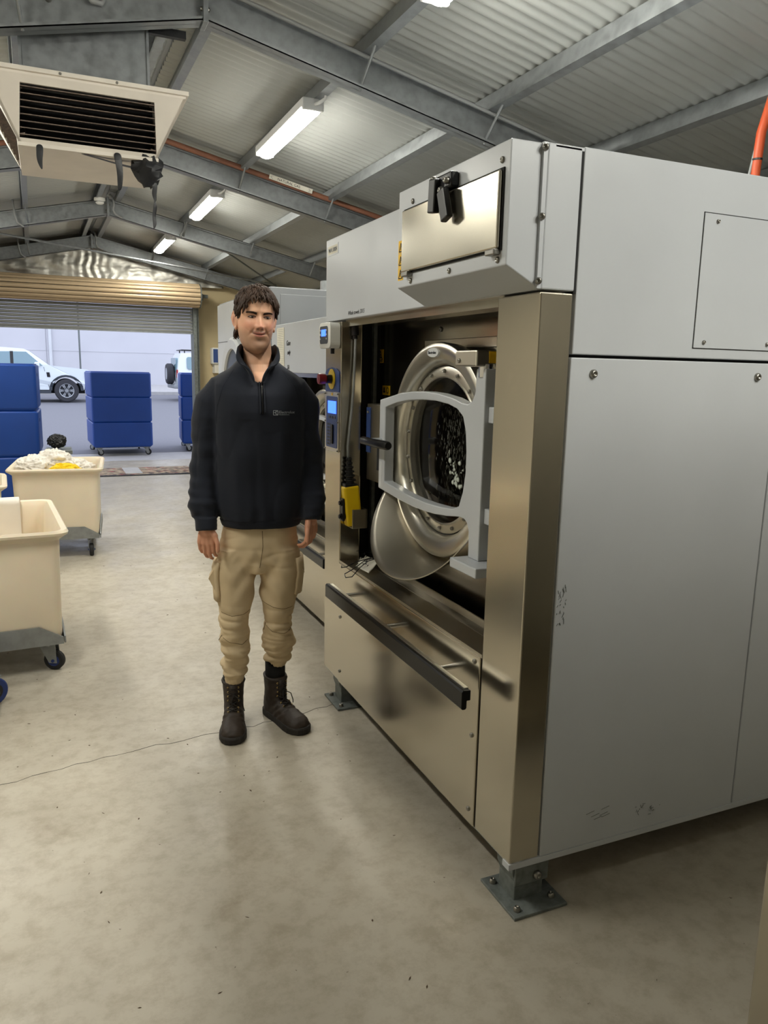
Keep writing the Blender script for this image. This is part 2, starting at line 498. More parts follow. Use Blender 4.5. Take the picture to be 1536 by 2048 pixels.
# purlins: cold formed channels
def chan(m, p0, p1, h, wd, t=.004, lip=.012, side=1, tilt=0.0):
    """C channel between two points, web vertical in z, opening towards side*x"""
    prof = [(0, 0), (wd, 0), (wd, lip), (wd-t, lip), (wd-t, t), (t, t), (t, h-t), (wd-t, h-t), (wd-t, h-lip), (wd, h-lip), (wd, h), (0, h)]
    ca, sa = math.cos(tilt), math.sin(tilt)
    pr = []
    for a, b in prof:
        a = a*side
        pr.append((a*ca - b*sa, a*sa + b*ca))
    m.loft([[(p[0]+a, p[1], p[2]+b) for a, b in pr] for p in (p0, p1)])
for s, us in ((1, (0.075, 0.79, 1.54, 2.28, 3.05, 3.8)), (-1, (0.075, 0.79, 1.54, 2.28, 3.05))):
    for u in us:
        m = MB()
        p = [(xr(y)+s*u, y, ZR+.165-SL*u) for y in (YW0-.1, 12.05)]
        chan(m, p[0], p[1], .09, .05, side=s, tilt=-s*math.atan(SL))
        m.build('purlin', 'galvanised', ceil)

# ---- portal frames
def frame(Yf, label, detail=True):
    t = thing('portal_frame', label, 'beam', (xr(Yf), Yf, 0), 0, 'steel portal frames under the roof')
    for s in (1, -1):
        m = MB(); h = .165; ct = math.cos(math.atan(SL))
        L = 4.05
        for (y0, y1, b0, b1) in ((-.004, .004, 0, h), (-.045, .045, 0, .006), (-.045, .045, h-.006, h), (-.045, -.041, 0, .018), (-.045, -.041, h-.018, h)):
            m.loft([[(s*u, y, ZR+b/ct-SL*u) for (y, b) in ((y0, b0), (y1, b0), (y1, b1), (y0, b1))] for u in (0.0, L)])
        m.build('rafter', 'galvanised', t)
        for u in (0.79, 1.54, 2.28):            # fly braces
            for sy in (1,):
                m = MB(); m.cyl((s*u, -.02, ZR-SL*u-.004), (s*(u+.03), -.19, ZR-SL*(u+.03)+.20), .008, 8)
                m.build('fly_brace', 'galvanised', t)
    m = MB(); m.prism([(-.012, ZR-.012), (.012, ZR-.012), (.012, ZR+.18), (-.012, ZR+.18)], 1, -.055, .055)
    m.build('apex_plate', 'galvanised', t, bevel=.002)
    for dz in (.05, .11):
        for sx in (-1, 1):
            screw(t, (sx*.012, -.03, ZR+dz), (sx, 0, 0), .011, 'bolt', .012)
    return t
f1 = frame(4.0, 'nearest galvanised steel roof frame passing above the air diffuser')
f2 = frame(6.6, 'galvanised steel roof frame carrying the brown gas pipe and sign')
f3 = frame(9.2, 'galvanised steel roof frame with white smoke detector at its apex')
f4 = frame(11.75, 'farthest galvanised steel roof frame, in front of the silver foil gable')
for dx in (-.68, -.46, -.22):
    screw(f1, (dx, -.004, ZR+.125+SL*dx), (0, -1, 0), .016, 'bolt', .02)
part('conduit', 'conduit', f1, lambda m: m.tube([(-.55, -.02, 3.30), (-.53, -.03, 3.19), (-.50, -.03, 3.15), (-.46, -.02, 3.15), (-.45, -.01, 3.17)], .012, 8), smooth=True)
part('conduit', 'conduit', f1, lambda m: m.tube([(.1, -.05, ZR+.135), (1.0, -.05, ZR+.135-.2), (3.6, -.05, ZR+.135-3.5*SL)], .010, 8), smooth=True)
for fr in (f3, f4):
    part('conduit', 'conduit', fr, lambda m: m.tube([(.02, -.06, ZR+.21), (.05, -.07, ZR+.18), (.06, -.075, ZR+.10), (.05, -.075, ZR+.05), (.07, -.07, ZR+.01), (.14, -.06, ZR-.02)], .011, 8), smooth=True)
    part('conduit', 'conduit', fr, lambda m: m.tube([(-.93, -.06, ZR+.06), (-.92, -.06, ZR-.08), (-.90, -.06, ZR-.16), (-.84, -.06, ZR-.20)], .010, 8), smooth=True)
part('conduit', 'conduit', f3, lambda m: m.tube([(.80, -.07, ZR+.02), (.81, -.08, ZR-.04), (.79, -.08, ZR-.10), (.76, -.07, ZR-.14), (.76, -.06, ZR-.17)], .011, 8), smooth=True)
# gas pipe with its sign
gp = part('gas_pipe', 'gas_pipe', None, lambda m: m.cyl((-1.7, 6.52, zroof(-1.7, 6.5, .17)), (xr(6.5), 6.52, ZR+.175), .018, 12).cyl((xr(6.5), 6.52, ZR+.175), (4.4, 6.52, zroof(4.4, 6.5, .175)), .021, 12), smooth='auto')
tag(gp, 'brown gas pipe running along the roof frame', 'pipe')
def gz(x): return zroof(x, 6.5, .175)
sg = thing('pipe_sign', 'white sign strip with arrows on the brown gas pipe', 'sign', (1.75, 6.485, gz(1.75)))
dd = Vector((.37, 0, -.37*SL)); ux = dd.normalized(); uz = Vector((-ux.z, 0, ux.x)) if False else Vector((SL, 0, 1)).normalized()
m = MB(); q = [Vector((0, 0, 0))-uz*.018, dd-uz*.018, dd+uz*.018, Vector((0, 0, 0))+uz*.018]
m.loft([[p+Vector((0, y, 0)) for p in q] for y in (-.012, -.009)]); m.build('sign_plate', 'paper', sg)
text_obj('lettering', 'NATURAL GAS', .030, 'ink', sg, tuple(ux*.07+Vector((0, -.0125, 0))-uz*.010), ux, uz)
for t0, s in ((.012, 1), (.36, -1)):
    m = MB(); c = ux*t0
    for sg_ in (1, -1): m.bar(c+Vector((0, -.0128, 0)), c+ux*s*.018+uz*sg_*.012+Vector((0, -.0128, 0)), .001, .005, up=(0, 1, 0.01))
    m.build('arrow', 'ink', sg)
# smoke detector
sd = thing('smoke_detector', 'white round smoke detector hanging beside the roof apex', 'detector', (.600, 9.06, 3.305))
MB().lathe([(0, .0), (0, .055), (-.02, .058), (-.03, .05)], (0, 0, 0), 2, 24).build('base', 'white_plastic', sd, smooth='auto')
MB().lathe([(-.03, .045), (-.05, .042), (-.062, .028), (-.064, .001)], (0, 0, 0), 2, 24).build('sensor_head', 'white_plastic', sd, smooth='auto')
MB().lathe([(-.036, .046), (-.040, .046)], (0, 0, 0), 2, 24).build('vent_slot', 'ink', sd)
# bracing rods in the last bay
def rod(label, p0, p1, r, mt):
    o = MB().cyl(p0, p1, r, 8).build('brace_rod', mt, None, smooth='auto'); tag(o, label, 'brace rod')
rod('pale bracing rod crossing the last roof bay', (-1.4, 9.35, 3.02), (3.2, 11.5, 2.80), .012, 'galvanised')
rod('dark diagonal bracing rod beneath the roof behind the man', (1.75, 9.3, 3.04), (3.3, 11.6, 2.75), .011, 'galv_old')
# exit of roof pipe above the front machine
op = thing('orange_conduit', 'orange conduit rising to the roof behind the front washing machine', 'pipe', (2.872, 2.6, 2.10))
part('pipe', 'orange_pipe', op, lambda m: m.tube([(0, 0, 0), (0, 0, .34), (.012, 0, .50), (.06, 0, .66), (.10, 0, .75)], .020, 12), smooth=True)
part('tie', 'black_plastic', op, lambda m: m.cyl((0.003, 0, .385), (.003, 0, .393), .0225, 12))
part('cable', 'conduit', op, lambda m: m.tube([(-.035, .01, 0), (-.03, .01, .3), (0, .01, .45), (.04, .01, .62), (.08, .01, .75)], .006, 6), smooth=True)

# ================================================================== LIGHTS (battens)
def batten(y0, x_u, label, sgn=1):
    ln = 1.12
    x = xr(y0+.5)+sgn*x_u; z = ZR+.165-SL*x_u
    t = thing('batten_light', label, 'light', (x, y0, z), 0, 'ceiling batten lights')
    boxo('housing', 'lamp_housing', t, (-.066, .0, -.050), (.066, ln, 0), bevel=.006)
    prof = []
    for i in range(13):
        a = PI + PI*i/12; prof.append((.060*math.cos(a), -.045+.046*math.sin(a)))
    m = MB(); m.loft([[(sx*p[0], y, -.045+(p[1]+.045)*sx) for p in prof] for y, sx in ((.01, .75), (.03, 1), (ln-.03, 1), (ln-.01, .75))])
    m.build('diffuser', 'lamp_diffuser', t, smooth='auto')
    for yy in (-.015, ln-.012): boxo('end_cap', 'lamp_housing', t, (-.067, yy, -.070), (.067, yy+.027, -.001), bevel=.008)
    part('lamp_conduit', 'lamp_housing', t, lambda m: m.tube([(.01, -.01, -.035), (.02, -.06, -.04), (.05, -.09, -.02), (.05, -.11, .03), (.05, -.12, .08)], .010, 8), smooth=True)
    return t
batten(4.70, .79, 'nearest lit batten light in view, above the man')
batten(7.35, .79, 'second lit batten light, between gas pipe frame and detector frame')
batten(9.98, .79, 'farthest small lit batten light near the roller door')
batten(2.06, .79, 'lit batten light at the top edge above the front washing machine')
batten(-0.6, .79, 'lit batten light behind the camera on the right slope')
batten(-0.6, 1.54, 'added unseen fill batten above the cabinet at the right edge')  # extra batten out of view, added to brighten the front washer's side
batten(2.06, 1.54, 'lit batten light in the left aisle beside the carts', -1)
batten(4.70, 1.54, 'lit batten light in the left aisle above the near cart', -1)
batten(7.35, 1.54, 'lit batten light in the left aisle above the far carts', -1)
# ================================================================== WASHING MACHINES
CYR, CZR = 0.82, 1.268          # door axis (local y, z)
def circ(r, n=40, c=(CYR, CZR)): return [(c[0]+r*math.cos(2*PI*i/n), c[1]+r*math.sin(2*PI*i/n)) for i in range(n)]

def washer(label, loc, scale, full):
    t = thing('washing_machine', label, 'washing machine', loc, 0, None, scale)
    D = 1.75 if full else 1.3
    # carcass behind the recess
    m = MB()
    m.box((.26, .02, .17), (D, 1.62, 2.10)); m.box((.10, .02, .17), (.26, .05, 2.10)); m.box((.10, 1.59, .17), (.26, 1.62, 2.10))
    m.box((.02, .02, .155), (D, 1.62, .18)); m.box((.06, .05, 1.80), (.26, 1.59, 2.10)); m.box((.09, .06, .17), (.26, 1.58, .60))
    m.build('carcass', 'seam_dark', t)
    # sides
    boxo('side_panel', 'paint_grey', t, (.104, -.002, .155), (.868, .02, 1.597), bevel=.003)
    boxo('side_panel', 'paint_grey', t, (.873, -.002, .155), (D, .02, 1.597), bevel=.003)
    boxo('side_panel', 'paint_grey', t, (.107, -.002, 1.605), (D, .02, 2.110), bevel=.003)
    boxo('top_panel', 'paint_grey', t, (.02, .0, 2.098), (D, 1.64, 2.108), bevel=.002)
    boxo('side_panel', 'paint_grey', t, (.10, 1.62, .155), (D, 1.642, 2.108), bevel=.003)
    ap = boxo('access_panel', 'paint_grey', t, (.517, -.0045, 1.634), (.92, .0, 1.994), bevel=.001)
    boxo('panel_seam', 'seam_dark', ap, (.5145, -.0026, 1.6315), (.9225, -.0005, 1.9965))
    for x, z in ((.565, 1.975), (.80, 1.978), (.553, 1.650), (.80, 1.652)): screw(ap, (x, -.0045, z), (0, -1, 0), .006)
    for x, z in ((.178, 1.556), (.778, 1.557)): screw(t, (x, -.002, z), (0, -1, 0), .012, h=.010)
    # stainless columns
    part('corner_column', 'stainless', t, lambda m: m.box((0, 0, .152), (.100, .200, 1.757)), bevel=.004)
    part('corner_column', 'stainless', t, lambda m: m.box((0, 1.438, .152), (.095, 1.640, 1.757)), bevel=.004)
    # hood
    hd = part('hood', 'paint_grey', t, lambda m: m.box((0, 0.0, 1.763), (.103, 1.640, 2.108)), bevel=.004)
    boxo('hood_rail', 'stainless', t, (.02, .2, 1.735), (.10, 1.44, 1.764))
    # recess panel and door surround
    boxo('recess_panel', 'stainless', t, (.245, .04, .62), (.26, 1.60, 1.80))
    boxo('mounting_plate', 'stainless_bright', t, (.235, .22, 1.640), (.247, 1.12, 1.676), bevel=.002)
    for y, z in ((1.0, 1.715), (.76, 1.656), (1.06, 1.656), (.42, 1.712)): screw(t, (.244, y, z), (-1, 0, 0), .010)
    for x in (.20, .215): boxo('recess_jamb', 'galv_old', t, (x, 1.56+.02*(x > .21), .65), (x+.01, 1.585, 1.78))
    # door: ring, flange, glass
    R0 = .392
    prof = [(.245, R0-.03), (.19, R0-.004), (.150, R0), (.138, R0-.004), (.133, R0-.014), (.134, R0-.026), (.142, .338), (.149, .324), (.166, .315), (.177, .313)]
    ring = MB().lathe([(a, b) for a, b in prof], (0, CYR, CZR), 0, 96).build('door_ring', 'stainless_bright', t, smooth='auto')
    MB().lathe([(.177, .3135), (.172, .300), (.171, .276), (.167, .272), (.168, .267), (.19, .266)], (0, CYR, CZR), 0, 72).build('glass_flange', 'stainless_bright', ring, smooth='auto')
    MB().lathe([(.1745, .3115), (.1725, .3075)], (0, CYR, CZR), 0, 72).build('ring_seam', 'seam_dark', ring)
    for k in range(18):
        a = 2*PI*(k+.5)/18; screw(ring, (.171, CYR+.290*math.cos(a), CZR+.290*math.sin(a)), (-1, 0, 0), .0075, 'bolt', .009)
    MB().lathe([(.186, .267), (.178, .20), (.172, .10), (.170, .0005)], (0, CYR, CZR), 0, 48).build('porthole_glass', 'porthole_glass', ring, smooth=True)
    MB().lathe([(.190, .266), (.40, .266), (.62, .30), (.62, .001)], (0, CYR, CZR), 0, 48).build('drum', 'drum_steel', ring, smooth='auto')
    if full:
        # water drops and suds running down the inside of the glass
        rnd = random.Random(3); m = MB()
        def gx(y, z):
            q = math.hypot(y-CYR, z-CZR)/.267; return .1725 + .016*q*q
        for k in range(520):
            y = CYR - .03 - abs(rnd.gauss(.02, .085)); z = CZR + rnd.uniform(-.22, .2)
            if rnd.random() < .22: y = CYR + rnd.uniform(-.12, .05)
            if math.hypot(y-CYR, z-CZR) > .235: continue
            L = rnd.uniform(.003, .02); wv = rnd.uniform(.0006, .0016); dy = rnd.uniform(-.006, .003)
            m.tube([(gx(y, z)-.001, y, z), (gx(y+dy, z-L*.5)-.0014, y+dy*.4, z-L*.5), (gx(y+dy, z-L)-.001, y+dy, z-L)], [wv*.4, wv, wv*.5], 4)
        for k in range(34):
            s = rnd.uniform(.003, .012); y = CYR-.105+rnd.gauss(0, .022); z = CZR-.085+rnd.gauss(0, .028)
            if k < 12: y = CYR-.09+rnd.gauss(0, .006); z = CZR-.03-.004*k; s *= .6
            m.lathe([(-.0045, .0005), (-.004, s*.55), (-.001, s*.95), (.0, s)], (gx(y, z), y, z), 0, 9)
        o = m.build('soap_suds', 'suds', ring, smooth=True); o['kind'] = 'stuff'
    # chute lip under the ring
    vs = []; fs = []; NA, NT = 56, 8
    for i in range(NA+1):
        q = i/NA; a = -PI/2 - R(66) + R(136)*q
        e = max(0.0, math.sin(PI*q))**.55
        sh = e*(1.0+.12*math.sin(PI*(1-q)*2))
        for j in range(NT+1):
            s = j/NT; x = .20 - s*(.205*sh+.005); r_ = .40 + ((.060+.02*q)*sh)*s**1.3
            vs.append((x, CYR - r_*math.cos(a) if False else CYR+r_*math.cos(a), CZR+r_*math.sin(a)))
    for i in range(NA):
        for j in range(NT):
            k = i*(NT+1)+j; fs.append((k, k+1, k+NT+2, k+NT+1))
    me = bpy.data.meshes.new('chute'); me.from_pydata(vs, [], fs)
    link('chute', me, 'stainless_dull', t, smooth=True, solid=.004)
    # grey swing frame of the door
    outer = [(1.211, 1.439), (1.01, 1.473), (0.90, 1.482), (0.80, 1.485), (0.70, 1.481), (0.60, 1.470), (0.536, 1.457), (0.496, 1.454), (0.468, 1.465), (0.452, 1.49), (0.449, 1.522), (0.448, 1.566), (0.390, 1.566), (0.390, 0.957), (0.456, 0.957), (0.458, 1.045), (0.468, 1.066), (0.49, 1.078), (0.527, 1.079), (0.612, 1.066), (0.70, 1.057), (0.775, 1.053), (0.88, 1.053), (0.986, 1.058), (1.215, 1.078)]
    inner = [(1.156, 1.412), (1.05, 1.434), (0.954, 1.447), (0.826, 1.455), (0.72, 1.455), (0.63, 1.448), (0.565, 1.435), (0.524, 1.412), (0.503, 1.366), (0.494, 1.30), (0.494, 1.23), (0.507, 1.165), (0.530, 1.115), (0.57, 1.099), (0.65, 1.091), (0.75, 1.087), (0.85, 1.087), (0.95, 1.092), (1.156, 1.112)]
    fr = outline_obj('door_frame', outer, [inner], .085, .128, 'paint_grey', t, bevel=.004)
    boxo('frame_label', 'paint_white', fr, (.0842, 1.178, 1.085), (.0852, 1.206, 1.19))
    # hinge: block on top, foot below, pin brackets
    h1 = boxo('hinge_block', 'stainless_bright', t, (.055, .40, 1.572), (.245, .535, 1.622), bevel=.005)
    screw(h1, (.055, .505, 1.590), (-1, 0, 0), .008)
    part('hinge_pin', 'chrome', t, lambda m: m.cyl((.106, .419, 1.54), (.106, .419, 1.58), .026, 18), smooth='auto')
    part('hinge_foot', 'paint_grey', t, lambda m: m.box((.03, .31, .925), (.20, .478, .957)), bevel=.004)
    hb = boxo('hinge_bracket', 'stainless_bright', t, (.12, .30, .955), (.22, .345, 1.05), bevel=.003)
    for z in (.985, 1.025): screw(hb, (.12, .322, z), (-1, 0, 0), .012, 'bolt', .012)
    for z in (1.08, 1.40): boxo('frame_bracket', 'paint_grey', t, (.10, .35, z), (.135, .39, z+.05), bevel=.003)
    part('hinge_shaft', 'galvanised', t, lambda m: m.cyl((.19, .33, .95), (.19, .33, 1.57), .022, 14), smooth='auto')
    # latch housing and handle
    lt = part('latch_housing', 'stainless_dull', t, lambda m: m.box((.115, 1.255, 1.085), (.245, 1.42, 1.415)), bevel=.004)
    boxo('latch_cover', 'blue_panel', lt, (.109, 1.375, 1.205), (.116, 1.415, 1.40), bevel=.003)
    boxo('latch_slot', 'seam_dark', lt, (.110, 1.262, 1.14), (.117, 1.292, 1.235))
    screw(lt, (.108, 1.39, 1.38), (-1, 0, 0), .006)
    hn = part('door_handle', 'black_plastic', t, lambda m: m.tube([(.028, 1.245, 1.272), (.024, 1.10, 1.272), (.022, .985, 1.274), (.022, .975, 1.274)], [.017, .017, .0175, .014], 18), smooth='auto')
    part('handle_stem', 'paint_grey', hn, lambda m: m.cyl((.022, 1.19, 1.272), (.09, 1.19, 1.272), .014, 14), smooth='auto')
    # tray and lower front panel
    m = MB()
    prof = [(0, .712), (.0, .722), (.100, .715), (.125, .700), (.165, .700), (.172, .722), (.178, .722), (.172, .69), (.12, .692), (.1, .705), (.012, .712)]
    m.prism(prof, 1, .2, 1.438)
    m.build('tray', 'stainless_dull', t)
    lp = part('lower_panel', 'stainless', t, lambda m: m.box((-.004, .205, .152), (.015, 1.435, .712)), bevel=.003)
    boxo('panel_seam', 'seam_dark', lp, (.004, .2, .15), (.02, 1.44, .705))
    for y, z in ((1.411, .466), (1.412, .209), (.235, .690), (.233, .45), (.235, .20)): screw(lp, (-.004, y, z), (-1, 0, 0), .008)
    hb = part('front_bar', 'black_gloss', t, lambda m: m.prism([(-.090, .584), (-.086, .579), (-.076, .579), (-.072, .584), (-.072, .606), (-.060, .606), (-.060, .638), (-.085, .640), (-.090, .634)], 1, .155, 1.37), bevel=.002)
    boxo('bar_insert', 'stainless_bright', hb, (-.0735, .17, .634), (-.0605, 1.355, .641))
    for y in (.385, .82, 1.244): part('bar_standoff', 'chrome', hb, lambda m: m.cyl((-.062, y, .616), (-.002, y, .616), .009, 12), smooth='auto')
    # control column
    cp = outline_obj('control_panel', rrect(1.457, 1.198, 1.632, 1.458, .012), [], -.004, .002, 'stainless_bright', t)
    outline_obj('keypad', rrect(1.470, 1.215, 1.612, 1.440, .008), [], -.0055, -.003, 'blue_panel', cp)
    boxo('display_screen', 'screen_blue', cp, (-.0068, 1.483, 1.366), (-.005, 1.587, 1.420))
    boxo('card_slot', 'black_plastic', cp, (-.012, 1.515, 1.232), (-.005, 1.542, 1.318), bevel=.003)
    for k in range(3): boxo('key', 'dark_plate', cp, (-.0072, 1.49+.032*k, 1.343), (-.005, 1.514+.032*k, 1.355), bevel=.001)
    for k in range(14):
        c, r_ = k % 2, k//2
        boxo('key', 'dark_plate', cp, (-.0068, 1.556+.024*c, 1.225+.0145*r_), (-.005, 1.574+.024*c, 1.234+.0145*r_))
    boxo('warning_mark', 'yellow_label', cp, (-.0052, 1.53, 1.444), (-.0038, 1.548, 1.4555))
    for y, z in ((1.463, 1.205), (1.626, 1.205), (1.463, 1.451), (1.626, 1.451), (1.463, 1.33), (1.626, 1.33)): screw(cp, (-.004, y, z), (-1, 0, 0), .004)
    up = [(1.455, 1.462), (1.632, 1.462), (1.632, 1.545), (1.60, 1.560), (1.545, 1.566), (1.49, 1.560), (1.455, 1.545)]
    outline_obj('stop_panel', up, [], -.003, .002, 'blue_panel', t)
    es = MB().lathe([(-.003, .001), (-.004, .044), (-.007, .044), (-.007, .001)], (0, 1.545, 1.515), 0, 28).build('emergency_stop', 'yellow_disc', t)
    part('stop_collar', 'black_plastic', es, lambda m: m.cyl((-.006, 1.545, 1.515), (-.03, 1.545, 1.515), .019, 18), smooth='auto')
    part('stop_button', 'red_plastic', es, lambda m: m.lathe([(-.028, .014), (-.036, .022), (-.058, .024), (-.066, .022), (-.068, .001)], (0, 1.545, 1.515), 0, 24), smooth='auto')
    # feet
    for (x, y) in ((.04, .02), (.04, 1.50), (D-.35, .02)):
        ft = part('foot', 'galv_old', t, lambda m: m.prism([(x+.0, 0.008), (x+.10, .008), (x+.10, .07), (x+.115, .10), (x+.115, .16), (x-.01, .16), (x-.01, .10), (x, .07)], 1, y+.005, y+.09), bevel=.003)
        boxo('foot_cheek', 'galv_old', ft, (x-.004, y-.004, .06), (x+.112, y+.006, .16), bevel=.003)
        boxo('base_plate', 'galv_old', ft, (x-.04, y-.062, 0.0), (x+.145, y+.13, .010), bevel=.002)
        screw(ft, (x+.07, y-.004, .085), (0, -1, 0), .014, 'bolt', .014)
        for bx, by in ((x-.015, y+.10), (x-.015, y-.035), (x+.115, y-.02), (x+.115, y+.10)): screw(ft, (bx, by, .010), (0, 0, 1), .011, 'bolt', .014)
    part('base_rail', 'paint_grey', t, lambda m: m.box((-.004, -.004, .138), (D, .03, .156)).box((.012, .0, .138), (.03, 1.64, .152)))
    if not full: return t
    # ---------------- details of the nearest machine only
    boxo('seam', 'seam_dark', t, (.1, .0005, 1.757), (.108, .01, 2.105))
    dbx = part('dispenser_box', 'paint_grey', t, lambda m: m.prism([(-.1, 2.107), (0, 2.107), (0, 1.764), (-.1, 1.816)], 1, .010, .655), bevel=.003)
    fl_ = boxo('dispenser_flange', 'paint_grey', dbx, (-.012, .001, 1.764), (0.0, .011, 2.108))
    for z in (2.095, 1.935, 1.782): screw(fl_, (-.008, .001, z), (-.6, -.8, 0), .009, h=.009)
    dd_ = part('dispenser_door', 'stainless_satin', dbx, lambda m: m.box((-.114, .036, 1.857), (-.103, .602, 2.041)), bevel=.004)
    boxo('door_gap', 'seam_dark', dd_, (-.104, .031, 1.852), (-.1005, .607, 2.046))
    for y in (.06, .565):
        hg = boxo('hinge', 'bolt_steel', dd_, (-.120, y-.022, 1.842), (-.1, y+.022, 1.857), bevel=.003)
    # two black toggle latches
    for (y0, z0, dy, dz) in ((.340, 2.078, -.012, -.088), (.292, 2.040, .024, -.080)):
        la = part('latch', 'black_plastic', dd_, lambda m: m.bar((-.135, y0, z0), (-.132, y0-dy, z0+dz), .040, .020, up=(1, 0, 0)), bevel=.004)
    boxo('latch_base', 'black_plastic', dd_, (-.128, .262, 2.044), (-.1, .365, 2.086), bevel=.006)
    for y, z in ((.352, 2.078), (.275, 2.062), (.305, 2.042)): screw(dd_, (-.13, y, z), (-1, 0, 0), .010, h=.012)
    for y, z in ((.551, 2.062), (.045, 2.065), (.302, 1.832), (.554, 1.829), (.048, 1.831)): screw(dbx, (-.1, y, z), (-1, 0, 0), .0085)
    for k in range(3):
        z0 = 1.838+.0408*k
        st = boxo('warning_sticker', 'yellow_label', dbx, (-.1008, .612, z0), (-.1, .650, z0+.0395))
        m = MB(); c = [(.618, z0+.006), (.644, z0+.006), (.631, z0+.032)]
        for a, b in zip(c, c[1:]+c[:1]): m.bar((-.1013, a[0], a[1]), (-.1013, b[0], b[1]), .0008, .003, up=(0, .3, 1))
        m.bar((-.1013, .631, z0+.011), (-.1013, .629, z0+.023), .0008, .003, up=(0, 1, 0)); m.build('warning_symbol', 'ink', st)
    # brand plate and marker writing on the hood
    bp = boxo('brand_plate', 'paint_white', hd, (-.0015, 1.485, 2.037), (0, 1.618, 2.082))
    boxo('plate_inner', 'paper', bp, (-.002, 1.493, 2.043), (-.001, 1.610, 2.076))
    text_obj('lettering', 'WA1100H', .024, 'dark_plate', bp, (-.0026, 1.602, 2.051), (0, -1, 0), (0, 0, 1))
    text_obj('marker_writing', 'Whole towels 33/15', .023, 'ink', hd, (-.0006, 1.365, 1.777), (0, -1, 0), (0, -.02, 1), shear=.3, space=.95, depth=.0001)
    # stickers on the recess panel
    for (y0, z0, y1, z1, kind) in ((1.553, 1.590, 1.615, 1.650, 0), (1.473, 1.448, 1.555, 1.490, 1)):
        st = boxo('warning_sticker', 'yellow_label', t, (.2435, y0, z0), (.245, y1, z1))
        m = MB(); cx = (y0+y1)/2; hw = (y1-y0)*.36
        if kind == 0:
            c = [(cx-hw, z0+.013), (cx+hw, z0+.013), (cx, z1-.006)]
            for a, b in zip(c, c[1:]+c[:1]): m.bar((.243, a[0], a[1]), (.243, b[0], b[1]), .001, .004, up=(0, .3, 1))
            m.bar((.243, cx, z0+.02), (.243, cx, z1-.02), .001, .006, up=(0, 1, 0)); m.bar((.243, cx-.012, z0+.022), (.243, cx+.012, z0+.03), .001, .004, up=(0, 0, 1))
            m.box((.2428, y0+.006, z0+.005), (.2434, y1-.006, z0+.008))
        else:
            m.box((.2428, cx+.008, z0+.01), (.2434, cx+.030, z0+.018)); m.bar((.243, cx+.02, z0+.01), (.243, cx+.02, z1-.008), .001, .012, up=(0, 1, 0))
            m.lathe([(.2428, .010), (.2428, .014)], (0, cx-.018, (z0+z1)/2), 0, 16)
        m.build('warning_symbol', 'ink', st)
    st = boxo('warning_sticker', 'yellow_label', t, (.10, .3985, 1.583), (.17, .400, 1.619))
    # badge on the ring
    bd = MB(); cy_, cz_ = .842, 1.6225
    vs = [(.1300, cy_+.044*math.cos(2*PI*i/28), cz_+.0165*math.sin(2*PI*i/28)) for i in range(28)]
    vb = [(.147, cy_+.046*math.cos(2*PI*i/28), cz_+.018*math.sin(2*PI*i/28)) for i in range(28)]
    bd.loft([vb, vs]); bo = bd.build('badge', 'paint_white', ring)
    text_obj('lettering', 'Electrolux', .0155, 'dark_plate', bo, (.1293, cy_+.037, cz_-.005), (0, -1, 0), (0, 0, 1))
    # dosing controller on the far column
    ctl = outline_obj('dosing_controller', rrect(1.445, 1.645, 1.590, 1.752, .022), [], -.048, -.002, 'white_plastic', t, bevel=.007)
    outline_obj('controller_face', rrect(1.475, 1.664, 1.578, 1.738, .014), [], -.0495, -.044, 'dark_plate', ctl)
    boxo('controller_display', 'screen_blue', ctl, (-.0508, 1.500, 1.696), (-.049, 1.555, 1.724))
    for y in (1.488, 1.567):
        for z in (1.685, 1.703, 1.721): boxo('button', 'white_plastic', ctl, (-.0515, y-.004, z-.003), (-.049, y+.004, z+.003))
    part('controller_gland', 'black_plastic', ctl, lambda m: m.cyl((-.025, 1.48, 1.648), (-.025, 1.48, 1.622), .009, 10), smooth='auto')
    # pendant control: cable, boot, yellow body in its steel holder, on the inner side of the far column
    cb = part('pendant_cable', 'conduit', t, lambda m: m.tube([(.055, 1.425, 1.735), (.057, 1.42, 1.68), (.054, 1.42, 1.578), (.050, 1.42, 1.48), (.043, 1.42, 1.385), (.032, 1.42, 1.28), (.027, 1.42, 1.228), (.03, 1.42, 1.16)], .0055, 10), smooth=True)
    part('cable_gland', 'black_plastic', cb, lambda m: m.cyl((.055, 1.425, 1.735), (.056, 1.423, 1.70), .016, 14).cyl((.056, 1.423, 1.70), (.056, 1.422, 1.685), .011, 12))
    pd = part('pendant_control', 'yellow_plastic', t, lambda m: m.box((.008, 1.385, .882), (.080, 1.432, 1.060), rot=Euler((0, R(-6), 0)).to_matrix()), bevel=.010, seg=3)
    part('cable_boot', 'black_plastic', pd, lambda m: [m.lathe([(z, r_) for z, r_ in ((0, .010), (.006, .013+.0025*k), (.012, .013+.0025*k), (.014, .010+.002*k))], (.031+.0012*k, 1.415, 1.168-.0185*k), 2, 14) for k in range(6)] and m.cyl((.031, 1.415, 1.168), (.038, 1.415, 1.06), .011, 12, .018), smooth='auto')
    part('boot_flange', 'black_plastic', pd, lambda m: m.box((.006, 1.39, 1.052), (.066, 1.43, 1.070)), bevel=.004)
    for z in (.925, .985): part('pendant_button', 'black_plastic', pd, lambda m: m.cyl((.012, 1.408, z), (-.010, 1.408, z), .014, 14).cyl((-.010, 1.408, z), (-.016, 1.408, z), .009, 12), smooth='auto')
    part('button_guard', 'black_plastic', pd, lambda m: m.box((-.004, 1.392, .905), (.008, 1.425, 1.005)), bevel=.004)
    part('pendant_holder', 'stainless_dull', t, lambda m: m.box((.036, 1.376, .876), (.106, 1.384, .957)).box((.098, 1.376, .876), (.106, 1.437, .957)).box((.036, 1.376, .872), (.106, 1.437, .878)), bevel=.002)
    # scuffs and a torn label on the side
    rnd = random.Random(5)
    m = MB()
